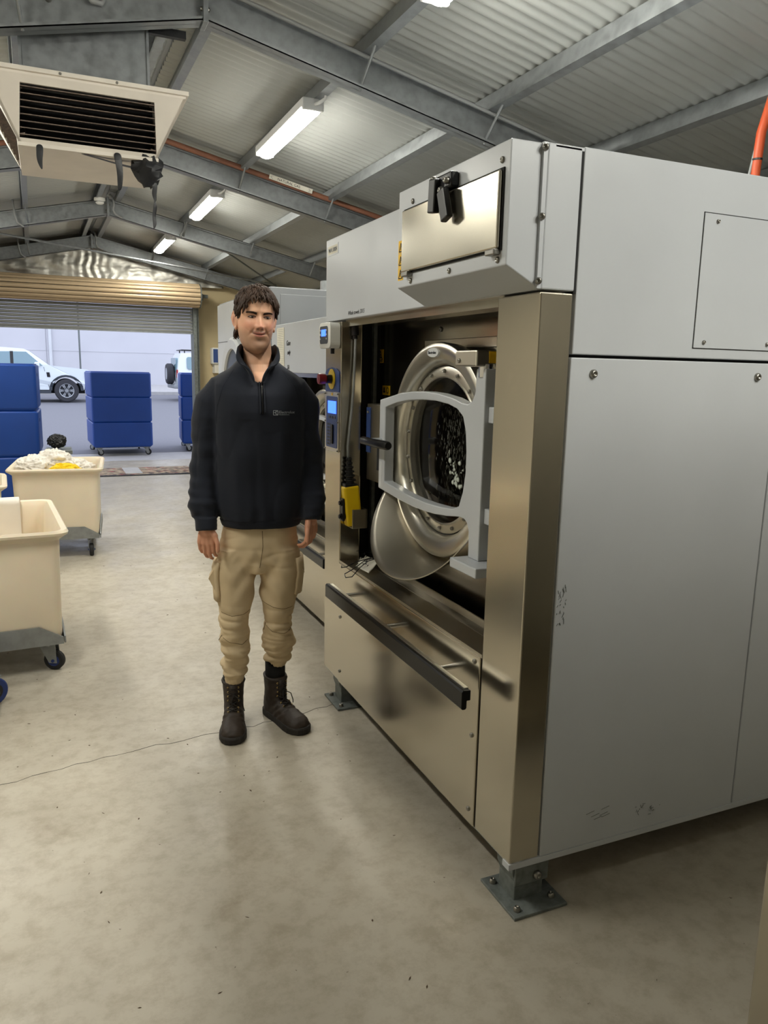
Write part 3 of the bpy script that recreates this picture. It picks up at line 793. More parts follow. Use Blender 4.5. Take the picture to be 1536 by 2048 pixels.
    for k in range(26):
        x = .107+rnd.uniform(0, .03); z = .92+rnd.uniform(-.055, .055)
        m.bar((x, -.0026, z), (x+rnd.uniform(-.006, .006), -.0026, z+rnd.uniform(.004, .016)), .0006, rnd.uniform(.001, .003), up=(0, 1, .01))
    for k in range(18):
        x = .47+.05*(k % 2)+rnd.gauss(0, .012); z = .225+rnd.gauss(0, .010)
        m.bar((x, -.0026, z), (x+rnd.uniform(-.012, .012), -.0026, z+rnd.uniform(-.012, .012)), .0006, rnd.uniform(.001, .0035), up=(0, 1, .01))
    for k in range(6):
        x = .25+rnd.uniform(0, .12); z = .24+rnd.uniform(-.01, .02)
        m.bar((x, -.0026, z), (x+.03, -.0026, z+.006), .0005, .0015, up=(0, 1, .01))
    o = m.build('scuff_marks', 'galv_old', t); o['kind'] = 'stuff'
    return t

w1 = washer('large grey and stainless washing machine in front with dispenser box on its hood', (1.146, 1.662, 0), 1.0, True)
w2 = washer('smaller grey and stainless washing machine behind the man, with paper sheet and marker writing', (1.372, 3.62, 0), 0.87, False)
# paper and writing on the second machine's hood (world coordinates, hood front at x=1.372)
ps = boxo('paper_sheet', 'paper', None, (1.368, 4.745, 1.555), (1.3715, 4.90, 1.812)); tag(ps, 'lined paper sheet taped to the second machine, beside the man\'s head', 'paper')
m = MB()
for k in range(22): m.box((1.3672, 4.755, 1.565+.0112*k), (1.3681, 4.89-.02*random.random(), 1.5665+.0112*k))
m.build('print_lines', 'galv_old', ps)
text_obj('marker_writing', 'Gase', .05, 'ink', w2, tuple(Vector((-.0015, (4.70-3.62)/.87, 1.70/.87))), (0, -1, 0), (0, 0, 1), shear=.3)
text_obj('marker_writing', 'only', .045, 'ink', w2, tuple(Vector((-.0015, (4.68-3.62)/.87, 1.645/.87))), (0, -1, 0), (0, 0, 1), shear=.3)
text_obj('marker_writing', 'SA', .045, 'ink', w2, tuple(Vector((-.0015, (4.68-3.62)/.87, 1.555/.87))), (0, -1, 0), (0, 0, 1), shear=.2)

# neighbouring stainless machine whose corner shows at the right edge of the picture
nb = thing('ironer_cabinet', 'stainless cabinet corner at the bottom right edge of the picture', 'cabinet', (1.146, -.75, 0))
part('cabinet_body', 'stainless', nb, lambda m: m.box((0, 0, .10), (1.3, 1.608, 2.02)), bevel=.006)
boxo('plinth', 'seam_dark', nb, (.05, .03, 0), (1.25, 1.57, .10))
boxo('cabinet_top', 'paint_grey', nb, (-.005, -.005, 2.02), (1.305, 1.610, 2.05), bevel=.006)

# tags lying on the tray
rnd = random.Random(11)
def flat_tag(name, label, pts, z, mt):
    g = 10; vs = []; fs = []
    p = [Vector((1.146+a, 1.662+b, 0)) for a, b in pts]
    for j in range(g+1):
        for i in range(g+1):
            u, v = i/g, j/g
            q = p[0]*(1-u)*(1-v)+p[1]*u*(1-v)+p[2]*u*v+p[3]*(1-u)*v
            q.z = z + .006*noise.noise(q*14)+.010*u*v
            vs.append(tuple(q))
    for j in range(g):
        for i in range(g):
            a = j*(g+1)+i; fs.append((a, a+1, a+g+2, a+g+1))
    me = bpy.data.meshes.new(name); me.from_pydata(vs, [], fs)
    o = link(name, me, mt, None, smooth=True, solid=.0008); tag(o, label, 'tag'); return o
t1 = flat_tag('paper_tag', 'crumpled white paper tag with black scribbles on the tray', [(.004, 1.25), (.012, 1.125), (.122, 1.27), (.118, 1.42)], .738, 'paper')
t2 = flat_tag('paper_tag', 'smaller white paper tag lying behind the crumpled tag on the tray', [(.045, 1.33), (.055, 1.265), (.105, 1.33), (.095, 1.425)], .731, 'paper')
for tg, n_, c0 in ((t1, 9, (.06, 1.255)), (t2, 4, (.075, 1.36))):
    m = MB()
    for k in range(n_):
        x = 1.146+c0[0]+rnd.uniform(-.03, .03); y = 1.662+c0[1]+rnd.uniform(-.05, .05)
        m.tube([(x, y, .7475), (x+.008, y+.01, .7485), (x+rnd.uniform(-.01, .02), y+rnd.uniform(.01, .03), .7475)], .0013, 5)
    m.build('scribble', 'ink', tg)
cl = part('string_loop', 'black_plastic', None, lambda m: [m.tube([(1.146+x, 1.662+y, z) for x, y, z in L_], .0022, 6) for L_ in (
    [(-.035, 1.315, .728), (-.045, 1.29, .727), (-.03, 1.28, .73), (.02, 1.29, .745), (.09, 1.31, .752), (.115, 1.33, .75)],
    [(-.07, 1.185, .725), (-.078, 1.15, .722), (-.055, 1.14, .726), (.0, 1.19, .748), (.06, 1.25, .756), (.125, 1.30, .752)],
    [(-.07, 1.185, .728), (-.02, 1.205, .742), (.05, 1.26, .758), (.125, 1.31, .753), (.14, 1.38, .75), (.13, 1.44, .747)],
    [(.09, 1.30, .752), (.15, 1.27, .76), (.165, 1.22, .762), (.14, 1.19, .76)])], smooth=True)
tag(cl, 'black elastic string loops tied through the paper tags', 'string')
# ================================================================== DRYER BEHIND
dy = thing('tumble_dryer', 'tall grey tumble dryer with white front behind the man\'s head', 'dryer', (1.40, 5.22, 0))
part('dryer_body', 'dryer_grey_shaded', dy, lambda m: m.box((.01, 0, .06), (1.2, 1.70, 2.105)), bevel=.006)
boxo('side_panel', 'dryer_grey_shaded', dy, (.08, -.006, .3), (1.15, 0.0, 2.06), bevel=.003)
boxo('front_panel', 'paint_white', dy, (-.008, .01, .85), (.01, 1.69, 2.09), bevel=.004)
boxo('lint_door', 'paint_white', dy, (-.008, .01, .10), (.01, 1.69, .84), bevel=.004)
rg = MB().lathe([(0, .42), (-.03, .42), (-.045, .40), (-.04, .33), (-.01, .32)], (-.008, .98, 1.38), 0, 48).build('door_ring', 'paint_white', dy, smooth='auto')
MB().lathe([(-.022, .33), (-.03, .2), (-.034, .001)], (-.008, .98, 1.38), 0, 40).build('door_glass', 'dark_plate', rg, smooth=True)
boxo('door_handle', 'black_plastic', dy, (-.07, .52, 1.36), (-.02, .56, 1.46), bevel=.006)
boxo('control_box', 'paint_grey', dy, (-.05, .25, 1.35), (-.01, .60, 1.75), bevel=.005)
boxo('panel_seam', 'seam_dark', dy, (-.0095, .02, 1.772), (-.0075, 1.68, 1.776))
boxo('plinth', 'seam_dark', dy, (.05, .02, 0), (1.15, 1.68, .06))
text_obj('lettering', 'DRY', .05, 'dark_plate', dy, (-.0095, 1.25, 1.70), (0, -1, 0), (0, 0, 1))
du = thing('exhaust_duct', 'short galvanised exhaust duct rising beside the front machine\'s hood', 'duct', (2.24, 6.3, 2.105))
MB().lathe([(0, .10), (.08, .10), (.08, .105), (.10, .105), (.10, .10), (.185, .10), (.185, .001)], (0, 0, 0), 2, 28).build('duct_pipe', 'galvanised', du, smooth='auto')
MB().lathe([(0, .14), (.012, .14), (.012, .10)], (0, 0, 0), 2, 28).build('flange', 'galvanised', du, smooth='auto')
bx = thing('glove_dispenser', 'small blue and white dispenser box on the tan wall', 'dispenser', (2.30, 11.84, 1.62))
boxo('box_body', 'white_plastic', bx, (0, 0, 0), (.24, .2, .24), bevel=.008)
boxo('blue_label', 'blue_panel', bx, (.01, -.003, .02), (.08, 0, .22))
boxo('bracket', 'paper', bx, (.03, .02, -.14), (.16, .2, 0.0), bevel=.004)

# ================================================================== AIR DIFFUSER
ac = thing('air_diffuser', 'dirty white louvred air diffuser with torn black tape under a duct', 'air diffuser', (.24, 4.40, 0))
TW, BW, ZT, ZB = .43, .305, 2.805, 2.55
part('duct', 'galvanised', ac, lambda m: m.box((-.28, -.28, ZT-.03), (.28, .28, 3.42)), bevel=.003)
for sx in (-1, 1): boxo('duct_seam', 'galvanised', ac, (sx*.28-.006, -.289, ZT), (sx*.28+.006, -.28, 3.40))
for x0, x1 in ((-.62, -.30), (.285, .46)): boxo('roof_flashing', 'tape_black', ac, (x0, -.30, 3.115), (x1, -.27, 3.150))
m = MB()
sq = lambda h, z: [(-h, -h, z), (h, -h, z), (h, h, z), (-h, h, z)]
m.loft([sq(TW+.012, ZT+.03), sq(TW+.012, ZT+.012), sq(TW, ZT+.010), sq(TW, ZT)], True, False)
m.build('top_flange', 'ac_white', ac)
# four sloped faces: frame strips round a louvred opening
def face_pts(k):
    a = k*PI/2; c, s = math.cos(a), math.sin(a)
    def P(u, v, d=0.0):            # u across (-1..1), v 0 top .. 1 bottom, d depth inwards
        h = TW + (BW-TW)*v; x, y, z = u*h, -h+d, ZT+(ZB-ZT)*v
        return (x*c - y*s, x*s + y*c, z)
    return P
for k in range(4):
    P = face_pts(k)
    m = MB()
    def quad(u0, u1, v0, v1, du0=None, du1=None):
        a = [P(u0, v0), P(u1, v0), P(u1 if du1 is None else du1, v1), P(u0 if du0 is None else du0, v1)]
        b = [P(u0, v0, .012), P(u1, v0, .012), P(u1 if du1 is None else du1, v1, .012), P(u0 if du0 is None else du0, v1, .012)]
        m.loft([a, b])
    UL0, UL1 = .69, .96        # opening is nearly rectangular: its half width as a share of the face
    v0, v1 = .12, .92
    quad(-1, 1, 0, v0); quad(-1, 1, v1, 1)
    quad(-1, -UL0, v0, v1, -1, -UL1); quad(UL0, 1, v0, v1, UL1, 1)
    fcol = m.build('face_frame', 'ac_white', ac)
    m = MB(); m.add([P(-UL0, v0, .09), P(UL0, v0, .09), P(UL1, v1, .05), P(-UL1, v1, .05)], [(0, 1, 2, 3)]); m.build('grille_back', 'ac_dark', ac)
    for j in range(8):
        v = v0 + (v1-v0)*(j+.35)/8; ul = UL0+(UL1-UL0)*(v-v0)/(v1-v0)
        a, b = Vector(P(-ul, v, .004)), Vector(P(ul, v, .004)); a2, b2 = Vector(P(-ul, v-.035, .05)), Vector(P(ul, v-.035, .05))
        dz = Vector((0, 0, -.004))
        MB().loft([[a, a2, a2+dz, a+dz], [b, b2, b2+dz, b+dz]]).build('louvre', 'ac_slat', ac)
m = MB(); m.loft([sq(BW+.006, ZB+.004), sq(BW+.006, ZB-.012), sq(BW-.01, ZB-.012)], True, True); m.build('bottom_pan', 'ac_white', ac)
for x in (-.12, .12): screw(ac, (x, -TW-.012, ZT+.02), (0, -1, 0), .006)
# torn tape
def ribbon(name, pts, wds, mt='tape_black'):
    m = MB(); vs = []; fs = []
    for (p, w_) in zip(pts, wds):
        vs += [(p[0]-w_[0], p[1]-w_[1], p[2]), (p[0]+w_[0], p[1]+w_[1], p[2])]
    for i in range(len(pts)-1): fs.append((2*i, 2*i+1, 2*i+3, 2*i+2))
    me = bpy.data.meshes.new(name); me.from_pydata(vs, [], fs)
    return link(name, me, mt, ac, smooth=True, solid=.002, subsurf=2)
ribbon('tape_strip', [(-.22, -.312, ZB+.004), (-.22, -.318, ZB-.03), (-.225, -.314, ZB-.07), (-.215, -.31, ZB-.11)], [(.018, 0), (.016, .004), (.014, 0), (.004, .003)])
ribbon('tape_strip', [(.12, -.312, ZB+.010), (.122, -.32, ZB-.03), (.13, -.316, ZB-.08), (.126, -.315, ZB-.15), (.122, -.31, ZB-.165)], [(.022, 0), (.018, .006), (.016, .002), (.012, -.003), (.006, .004)])
ribbon('tape_strip', [(-.05, -.30, ZB-.014), (.06, -.26, ZB-.020), (.16, -.24, ZB-.034), (.27, -.26, ZB-.045)], [(.0, .012), (.003, .016), (.0, .020), (.004, .03)])
m = MB(); rnd = random.Random(2); rings = []
for j in range(9):
    t = j/8; rr_ = .066*math.sin(PI*(.08+.86*t))**.6
    rings.append([(.262+rr_*(1+.35*rnd.uniform(-1, 1))*math.cos(2*PI*i/14), -.285+rr_*.6*(1+.35*rnd.uniform(-1, 1))*math.sin(2*PI*i/14), ZB+.03-.155*t+.012*rnd.uniform(-1, 1)) for i in range(14)])
m.loft(rings); m.build('tape_bundle', 'tape_black', ac, smooth='auto')
ribbon('tape_strip', [(.285, -.29, ZB-.08), (.295, -.295, ZB-.12), (.285, -.29, ZB-.16), (.295, -.285, ZB-.19), (.285, -.29, ZB-.20)], [(.02, .004), (.012, .006), (.014, 0), (.006, .003), (.002, 0)])
ribbon('tape_strip', [(.29, -.29, ZB-.19), (.292, -.292, ZB-.22), (.282, -.288, ZB-.26), (.288, -.29, ZB-.30), (.28, -.29, ZB-.325)], [(.003, .002), (.012, .003), (.008, .004), (.011, 0), (.002, .002)])

# ================================================================== LAUNDRY CARTS
def caster(parent, x, y, rot=0.0, r=.052, wm='rubber', hubm='caster_blue', zt=.16, name='caster'):
    c = bpy.data.objects.new(name, None)
    ca, sa = math.cos(rot), math.sin(rot)
    def T(p): return (x+p[0]*ca-p[1]*sa, y+p[0]*sa+p[1]*ca, p[2])
    def tr(m): m.v = [T(p) for p in m.v]; return m
    bpy.data.objects.remove(c)
    m = MB(); off = .03
    for s in (-1, 1): m.prism([(off-.02, r-.012), (off+.02, r-.012), (.045, zt-.012), (-.045, zt-.012)], 1, s*.020-.002, s*.020+.002)
    m.box((-.05, -.045, zt-.012), (.05, .045, zt)); m.cyl((0, 0, zt-.03), (0, 0, zt-.01), .028, 16)
    o = tr(m).build(name, 'galvanised', parent)
    m = MB(); m.lathe([(-.016, r*.55), (-.016, r-.006), (-.010, r), (.010, r), (.016, r-.006), (.016, r*.55)], (off, 0, r), 1, 28)
    tr(m).build('wheel', wm, o, smooth='auto')
    m = MB(); m.lathe([(-.017, .002), (-.017, r*.58), (.017, r*.58), (.017, .002)], (off, 0, r), 1, 20); m.cyl((off, -.028, r), (off, .028, r), .008, 10)
    tr(m).build('hub', hubm, o, smooth='auto')
    return o
def rr_ring(hx, hy, r, z, n=5):
    pts = []
    for cx, cy_, a0 in ((hx-r, hy-r, 0), (-hx+r, hy-r, 90), (-hx+r, -hy+r, 180), (hx-r, -hy+r, 270)):
        for i in range(n+1):
            a = R(a0+90*i/n); pts.append((cx+r*math.cos(a), cy_+r*math.sin(a), z))
    return pts
def cart(label, loc, rz, hx, hy, zt=.735, casters=None):
    """loc: centre on the floor; hx, hy: half size at the rim"""
    t = thing('laundry_cart', label, 'laundry cart', loc, rz, 'white laundry carts')
    m = MB(); b = .045
    m.loft([rr_ring(hx-b-.010, hy-b-.010, .04, .185), rr_ring(hx-b-.005, hy-b-.005, .045, .20), rr_ring(hx-b, hy-b, .05, .5), rr_ring(hx-b+.006, hy-b+.006, .055, zt-.05), rr_ring(hx-.012, hy-.012, .065, zt-.028),
            rr_ring(hx, hy, .07, zt-.020), rr_ring(hx+.003, hy+.003, .07, zt-.008), rr_ring(hx-.006, hy-.006, .07, zt+.004), rr_ring(hx-.03, hy-.03, .06, zt), rr_ring(hx-b-.006, hy-b-.006, .05, zt-.03),
            rr_ring(hx-b-.012, hy-b-.012, .045, .5), rr_ring(hx-b-.02, hy-b-.02, .04, .215)], True, True)
    m.build('tub', 'poly_white', t, smooth='auto')
    bs = part('base_frame', 'galvanised', t, lambda m: m.prism([(-hx+.05, .155), (hx-.05, .155), (hx-.05, .19), (hx-.16, .255), (-hx+.16, .255), (-hx+.05, .19)], 1, -hy+.035, -hy+.045).prism([(-hy+.05, .155), (hy-.05, .155), (hy-.05, .19), (hy-.16, .24), (-hy+.16, .24), (-hy+.05, .19)], 0, hx-.046, hx-.038).box((-hx+.05, -hy+.05, .155), (hx-.05, hy-.05, .182)))
    for i, (sx, sy) in enumerate(((1, -1), (-1, -1), (1, 1), (-1, 1))):
        rot = casters[i] if casters else 0.6*i+.3
        caster(t, sx*(hx-.12), sy*(hy-.12), rot)
    return t, bs
# cart A: right front rim corner at (.056,4.0), turned 4 degrees
def place(corner, rz, hx, hy, sx=1, sy=-1):
    c, s = math.cos(rz), math.sin(rz); x, y = sx*hx, sy*hy
    return (corner[0]-(x*c-y*s), corner[1]-(x*s+y*c), 0)
cA, bA = cart('empty white plastic laundry cart nearest the camera, cloth over its far rim', place((.052, 4.0), R(4.2), .42, .52), R(4.2), .42, .52, .742, casters=[-.5, 2.4, .6, 2])
boxo('name_plate', 'galv_old', bA, (.0-.12, -.487, .178), (.06, -.484, .205)) if False else None
boxo('name_plate', 'bolt_steel', bA, (-.02, -.490, .172), (.07, -.485, .192))
cB, bB = cart('white plastic laundry cart heaped with white linen and a yellow cloth', place((.362, 6.52), R(-4.5), .36, .44), R(-4.5), .36, .44, .735, casters=[-1.5, 1, 2, 0])
cD, bD = cart('white laundry cart at the left edge between the near and heaped carts', place((-.300, 5.72), R(3.0), .40, .35), R(3.0), .40, .35, .735)
# cloth over the far rim of cart A
def cloth(name, label, fn, nx, ny, mt, cat='cloth', solid=.004, group=None):
    vs = [fn(i/nx, j/ny) for j in range(ny+1) for i in range(nx+1)]
    fs = [(j*(nx+1)+i, j*(nx+1)+i+1, (j+1)*(nx+1)+i+1, (j+1)*(nx+1)+i) for j in range(ny) for i in range(nx)]
    me = bpy.data.meshes.new(name); me.from_pydata(vs, [], fs)
    o = link(name, me, mt, None, smooth=True, solid=solid); tag(o, label, cat, group); return o
ca_, sa_ = math.cos(R(4.2)), math.sin(R(4.2)); lA = cA.location
def fnA(u, v):
    x = -.20+.44*u; s = v*.62          # run from inside, over the rim, outside
    yi = .52-.045
    if s < .27: y, z = yi-.03-.01*math.sin(8*u), .49+s*.98
    elif s < .38: q = (s-.27)/.11; y = yi-.03+.11*q; z = .755+.012*math.sin(PI*q)
    else: y = .545+.01*math.sin(9*u); z = .75-(s-.38)
    y += .006*noise.noise(Vector((x*9, z*7, 0)))
    return (lA.x+x*ca_-y*sa_, lA.y+x*sa_+y*ca_, z)
cloth('draped_cloth', 'cream cloth draped over the far rim of the near cart', fnA, 24, 30, 'linen')
# bundles of linen in cart B
def bundle(label, c, rx, ry, rz_, mt, seed, name='linen_bundle', cat='laundry', group='linen heaped in the cart'):
    m = MB(); nu, nv = 90, 54; vs = []; fs = []
    for j in range(nv+1):
        th = PI*j/nv
        for i in range(nu):
            ph = 2*PI*i/nu; d = Vector((math.sin(th)*math.cos(ph), math.sin(th)*math.sin(ph), math.cos(th)))
            q = d*2.3+Vector((seed*3.1, 0, 0))
            w1_ = noise.noise(q*1.3+Vector((5, seed, 0)))*2.2
            f = 1+.20*noise.noise(q) + .10*abs(noise.noise(q*2.7+Vector((0, seed, 0)))) - .20*(1-abs(noise.noise(Vector((q.x*.7+w1_*.5, q.y*1.4+w1_*.5, q.z*1.2)))))**5 - .08*(1-abs(noise.noise(q*1.6+Vector((w1_*.6, 0, 2)))))**6
            f += .02*noise.noise(q*6)
            vs.append((c[0]+d.x*rx*f, c[1]+d.y*ry*f, c[2]+d.z*rz_*f))
    for j in range(nv):
        for i in range(nu):
            k = (i+1) % nu; fs.append((j*nu+i, j*nu+k, (j+1)*nu+k, (j+1)*nu+i))
    me = bpy.data.meshes.new(name); me.from_pydata(vs, [], fs)
    o = link(name, me, mt, None, smooth=True); tag(o, label, cat, group); return o
lb = cB.location
bundle('rumpled white linen bundle at the left end of the heaped cart', (lb.x-.19, lb.y-.12, .72), .15, .20, .10, 'linen', 1)
bundle('tall white linen bundle in the middle of the heaped cart', (lb.x-.03, lb.y-.02, .74), .16, .20, .12, 'linen', 2)
bundle('flatter white linen bundle at the right of the heaped cart', (lb.x+.14, lb.y-.02, .69), .14, .22, .085, 'linen', 3)
bundle('bright yellow cloth lying on the white linen', (lb.x+.045, lb.y-.27, .705), .125, .09, .065, 'linen_yellow', 4, 'yellow_cloth', 'cloth')
bundle('linen filling the lower part of the heaped cart', (lb.x, lb.y, .50), .26, .33, .22, 'linen', 5)
bundle('crumpled black plastic bag behind the heaped cart', (.045, 8.35, .80), .09, .12, .075, 'tape_black', 6, 'plastic_bag', 'bag', None)
tb = thing('side_trolley', 'low grey trolley hidden behind the heaped cart under the black bag', 'trolley', (.06, 8.4, 0))
boxo('deck', 'galv_old', tb, (-.12, -.2, .68), (.12, .2, .715)); part('leg', 'galv_old', tb, lambda m: m.box((-.03, -.03, .03), (.03, .03, .68))); part('foot_plate', 'galv_old', tb, lambda m: m.box((-.12, -.2, 0), (.12, .2, .03)))
# blue wheel at the left edge: a low dolly
dl = thing('platform_dolly', 'low dolly with a blue wheel at the left edge', 'dolly', (-.588, 3.62, 0))
boxo('deck', 'galvanised', dl, (-.35, -.5, .15), (.28, .25, .175), bevel=.004)
for x, y, r_ in ((.25, .10, .55), (-.28, .15, 0), (.2, -.42, .4), (-.28, -.42, 0)): caster(dl, x, y, r_, r=.065, wm='caster_blue', hubm='black_plastic', zt=.152)

# ================================================================== BLUE BINS
def blue_bin(label, loc, rz, hx, hy, h, z0=.15, mt='bin_blue'):
    t = thing('blue_bin', label, 'bin', loc, rz, 'tall blue laundry bins')
    th = h/3
    for k in range(3):
        zb = z0 + k*th
        m = MB(); gl = .028
        m.loft([rr_ring(hx-.03, hy-.03, .03, zb), rr_ring(hx-.004, hy-.004, .035, zb+gl), rr_ring(hx, hy, .04, zb+gl+.012), rr_ring(hx, hy, .04, zb+th-.012), rr_ring(hx-.012, hy-.012, .04, zb+th), ])
        m.build('tier', mt, t, smooth='auto')
        if k: boxo('tier_groove', mt, t, (-hx+.03, -hy+.03, zb-.01), (hx-.03, hy-.03, zb+.03))
        for sy in (-1,):
            for x in (-.7, .7): boxo('moulded_slot', 'seam_dark', t, (hx-.002, sy*hy*.5*abs(x)-.02, zb+th*.75), (hx+.002, sy*hy*.5*abs(x)+.02, zb+th*.82))
    boxo('bin_lid', mt, t, (-hx+.02, -hy+.02, z0+h-.004), (hx-.02, hy-.02, z0+h+.012), bevel=.006)
    boxo('base_plate', 'galv_old', t, (-hx+.04, -hy+.04, z0-.012), (hx-.04, hy-.04, z0+.002))
    for i, (sx, sy) in enumerate(((1, -1), (-1, -1), (1, 1), (-1, 1))): caster(t, sx*(hx-.10), sy*(hy-.10), -.6+i, r=.055, wm='rubber', hubm='galvanised', zt=z0-.01)
    return t
blue_bin('tall dark blue bin on casters standing outside the roller door', (1.135, 14.75, 0), R(2), .505, .6, 1.30)
blue_bin('tall blue bin inside at the left edge beyond the carts', (-.62, 9.0, 0), R(-1.5), .515, .42, 1.40)
blue_bin('lighter blue bin outside by the door jamb beside the man', (2.79, 15.1, 0), R(-6), .50, .55, 1.30)

# doormat strip at the threshold
dm = thing('door_mat', 'worn patterned mat strip across the doorway', 'mat', (0.6, 11.95, 0))
boxo('mat_pile', 'mat_pattern', dm, (-1.2, -.42, .0), (1.36, .40, .012), bevel=.003)
boxo('mat_edge', 'rubber', dm, (-1.25, -.50, .0), (1.38, -.42, .010))
boxo('mat_patch', 'concrete_out', dm, (.36, -.34, .011), (.60, .36, .016))

# ================================================================== OUTSIDE
apron = boxo('apron', 'concrete_out', None, (-8, 13.4, -.15), (14, 14.6, -.004)); tag(apron, kind='structure')
prof = [(14.6, 0.0), (20, .09), (30, .29), (33.8, .40), (33.8, -.5), (14.6, -.5)]
m = MB(); m.loft([[(x, a, b) for a, b in prof] for x in (-30, 45)]); rd = m.build('road', 'asphalt', None); tag(rd, kind='structure')
m = MB(); m.loft([[(x, a, b) for a, b in ((33.8, -.4), (33.8, .53), (33.85, .55), (38, .74), (38, -.4))] for x in (-30, 45)]); kb = m.build('footpath', 'concrete_out', None); tag(kb, kind='structure')
wf = boxo('wall_outside', 'precast', None, (-30, 38.03, 0), (45, 38.3, 8.0)); tag(wf, kind='structure')
for k in range(10):
    boxo('precast_panel', 'precast', wf, (-29.6+7.4*k, 38.0, .3), (-29.6+7.4*k+7.37, 38.03, 7.9), bevel=.006)
for k in range(10): boxo('panel_joint_band', 'precast', wf, (-29.6+7.4*k, 37.98, 2.20), (-29.6+7.4*k+7.37, 38.0, 2.24))
dp = part('downpipe', 'paint_white', None, lambda m: m.cyl((.15, 37.9, .73), (.15, 37.9, 7.8), .07, 14), smooth='auto'); tag(dp, 'white downpipe on the far wall above the pickup', 'pipe')
dp2 = part('sign_post', 'galv_old', None, lambda m: m.cyl((1.22, 33.9, .54), (1.22, 33.9, 4.6), .035, 12), smooth='auto'); tag(dp2, 'thin grey pole standing on the kerb behind the pickup', 'pole')

def wheel(parent, x, y, z, r, wd, face=-1, spokes=6, name='wheel'):
    o = MB().lathe([(-wd/2, r*.62), (-wd/2, r*.90), (-wd*.38, r*.985), (-wd*.2, r), (wd*.2, r), (wd*.38, r*.985), (wd/2, r*.90), (wd/2, r*.62)], (x, y, z), 1, 40).build(name, 'tyre', parent, smooth='auto')
    MB().lathe([(0, .002), (0, r*.62), (face*wd*.46, r*.63), (face*wd*.46, r*.57), (face*wd*.2, r*.55)], (x, y, z), 1, 36).build('rim', 'dark_plate', o, smooth='auto')
    m = MB(); yy = y+face*wd*.40
    m.lathe([(face*wd*.46, r*.63), (face*wd*.48, r*.60), (face*wd*.46, r*.555)], (x, y, z), 1, 36)
    for k in range(spokes):
        a = 2*PI*k/spokes
        for da in (-.13, .13):
            m.bar((x+.08*r*math.cos(a), yy, z+.08*r*math.sin(a)), (x+r*.58*math.cos(a+da), yy, z+r*.58*math.sin(a+da)), .05*r*2, .02, up=(0, 1, 0))
    m.cyl((x, yy-.02, z), (x, yy+.02, z), r*.15, 18)
    m.build('spokes', 'alloy', o)
    return o
# ---- pickup, facing right; its nose at x ~ 1.38
ut = thing('pickup_truck', 'white dual cab pickup parked across the road', 'car', (.56, 30.0, .29))
# local x=0 at the front wheel centre
top = [(.92, .55), (.94, .72), (.90, .95), (.86, 1.05), (.70, 1.13), (.20, 1.19), (-.42, 1.24), (-.55, 1.28), (-1.12, 1.72), (-1.3, 1.80), (-2.0, 1.84), (-2.9, 1.80), (-3.05, 1.70), (-3.12, 1.25), (-4.5, 1.22), (-4.55, .60)]
arch = lambda cx, r_: [(cx+r_*math.cos(PI*i/10), .40+r_*math.sin(PI*i/10)) for i in range(11)]
bot = [(-4.5, .50)] + [(-3.72, .45)] + arch(-3.27, .45)[::-1] + [(-2.8, .42), (-.52, .42)] + arch(0, .47)[::-1] + [(.52, .42), (.90, .50)]
m = MB()
poly = top+bot
# side skins with a slight tumblehome above the waist
def yw(z): return .92 - (.16*(z-1.2)/.6 if z > 1.2 else 0) - (.05 if z < .55 else 0)
m.loft([[(x, -yw(z), z) for x, z in poly], [(x, yw(z), z) for x, z in poly]])
m.build('car_body', 'car_white', ut, bevel=.03, seg=3)
def sideplate(name, mt, poly, parent, d=.012, off=.0):
    mm = MB(); mm.loft([[(x, -yw(z)-off, z) for x, z in poly], [(x, -yw(z)-off-d, z) for x, z in poly]]); return mm.build(name, mt, parent, bevel=.004)
sideplate('front_window', 'car_glass', [(-.72, 1.24), (-1.62, 1.24), (-1.62, 1.70), (-1.22, 1.70)], ut)
sideplate('rear_window', 'car_glass', [(-1.72, 1.24), (-2.75, 1.26), (-2.62, 1.68), (-1.72, 1.70)], ut)
sideplate('window_pillar', 'black_plastic', [(-1.62, 1.22), (-1.72, 1.22), (-1.72, 1.71), (-1.62, 1.71)], ut, .010)
m = MB(); m.loft([[(-.50, y, 1.275), (-1.10, y*.86, 1.715), (-1.12, y*.86, 1.735), (-.53, y, 1.30)] for y in (-.80, .80)]); m.build('windscreen', 'car_glass', ut)
sideplate('arch_flare', 'dark_plate', [(.56*math.cos(PI*i/12), .40+.54*math.sin(PI*i/12)) for i in range(13)]+[(.465*math.cos(PI*i/12), .40+.465*math.sin(PI*i/12)) for i in range(12, -1, -1)], ut, .02)
sideplate('headlight', 'car_glass', [(.88, .98), (.60, 1.04), (.60, .86), (.70, .80), (.90, .80)], ut, .02)
sideplate('side_vent', 'black_plastic', [(-.62, 1.02), (-.52, 1.02), (-.50, .86), (-.60, .86)], ut, .012)
sideplate('bumper', 'dark_plate', [(.94, .56), (.60, .56), (.58, .42), (.90, .42)], ut, .02)
sideplate('sill_step', 'dark_plate', [(-.5, .40), (-2.75, .40), (-2.75, .30), (-.5, .30)], ut, .10)
sideplate('door_line', 'seam_dark', [(-.70, 1.2), (-.69, 1.2), (-.55, .5), (-.56, .5)], ut, .003)
sideplate('door_line', 'seam_dark', [(-1.66, 1.2), (-1.65, 1.2), (-1.65, .5), (-1.66, .5)], ut, .003)
part('mirror', 'car_white', ut, lambda m: m.box((-.98, -1.10, 1.20), (-.82, -.92, 1.36)), bevel=.04, seg=3)
wheel(ut, 0, -.80, .40, .40, .26); wheel(ut, -3.27, -.80, .40, .40, .26); wheel(ut, 0, .80, .40, .40, .26, 1); wheel(ut, -3.27, .80, .40, .40, .26, 1)
part('underbody', 'ac_dark', ut, lambda m: m.box((-4.2, -.70, .30), (.6, .70, .62)))
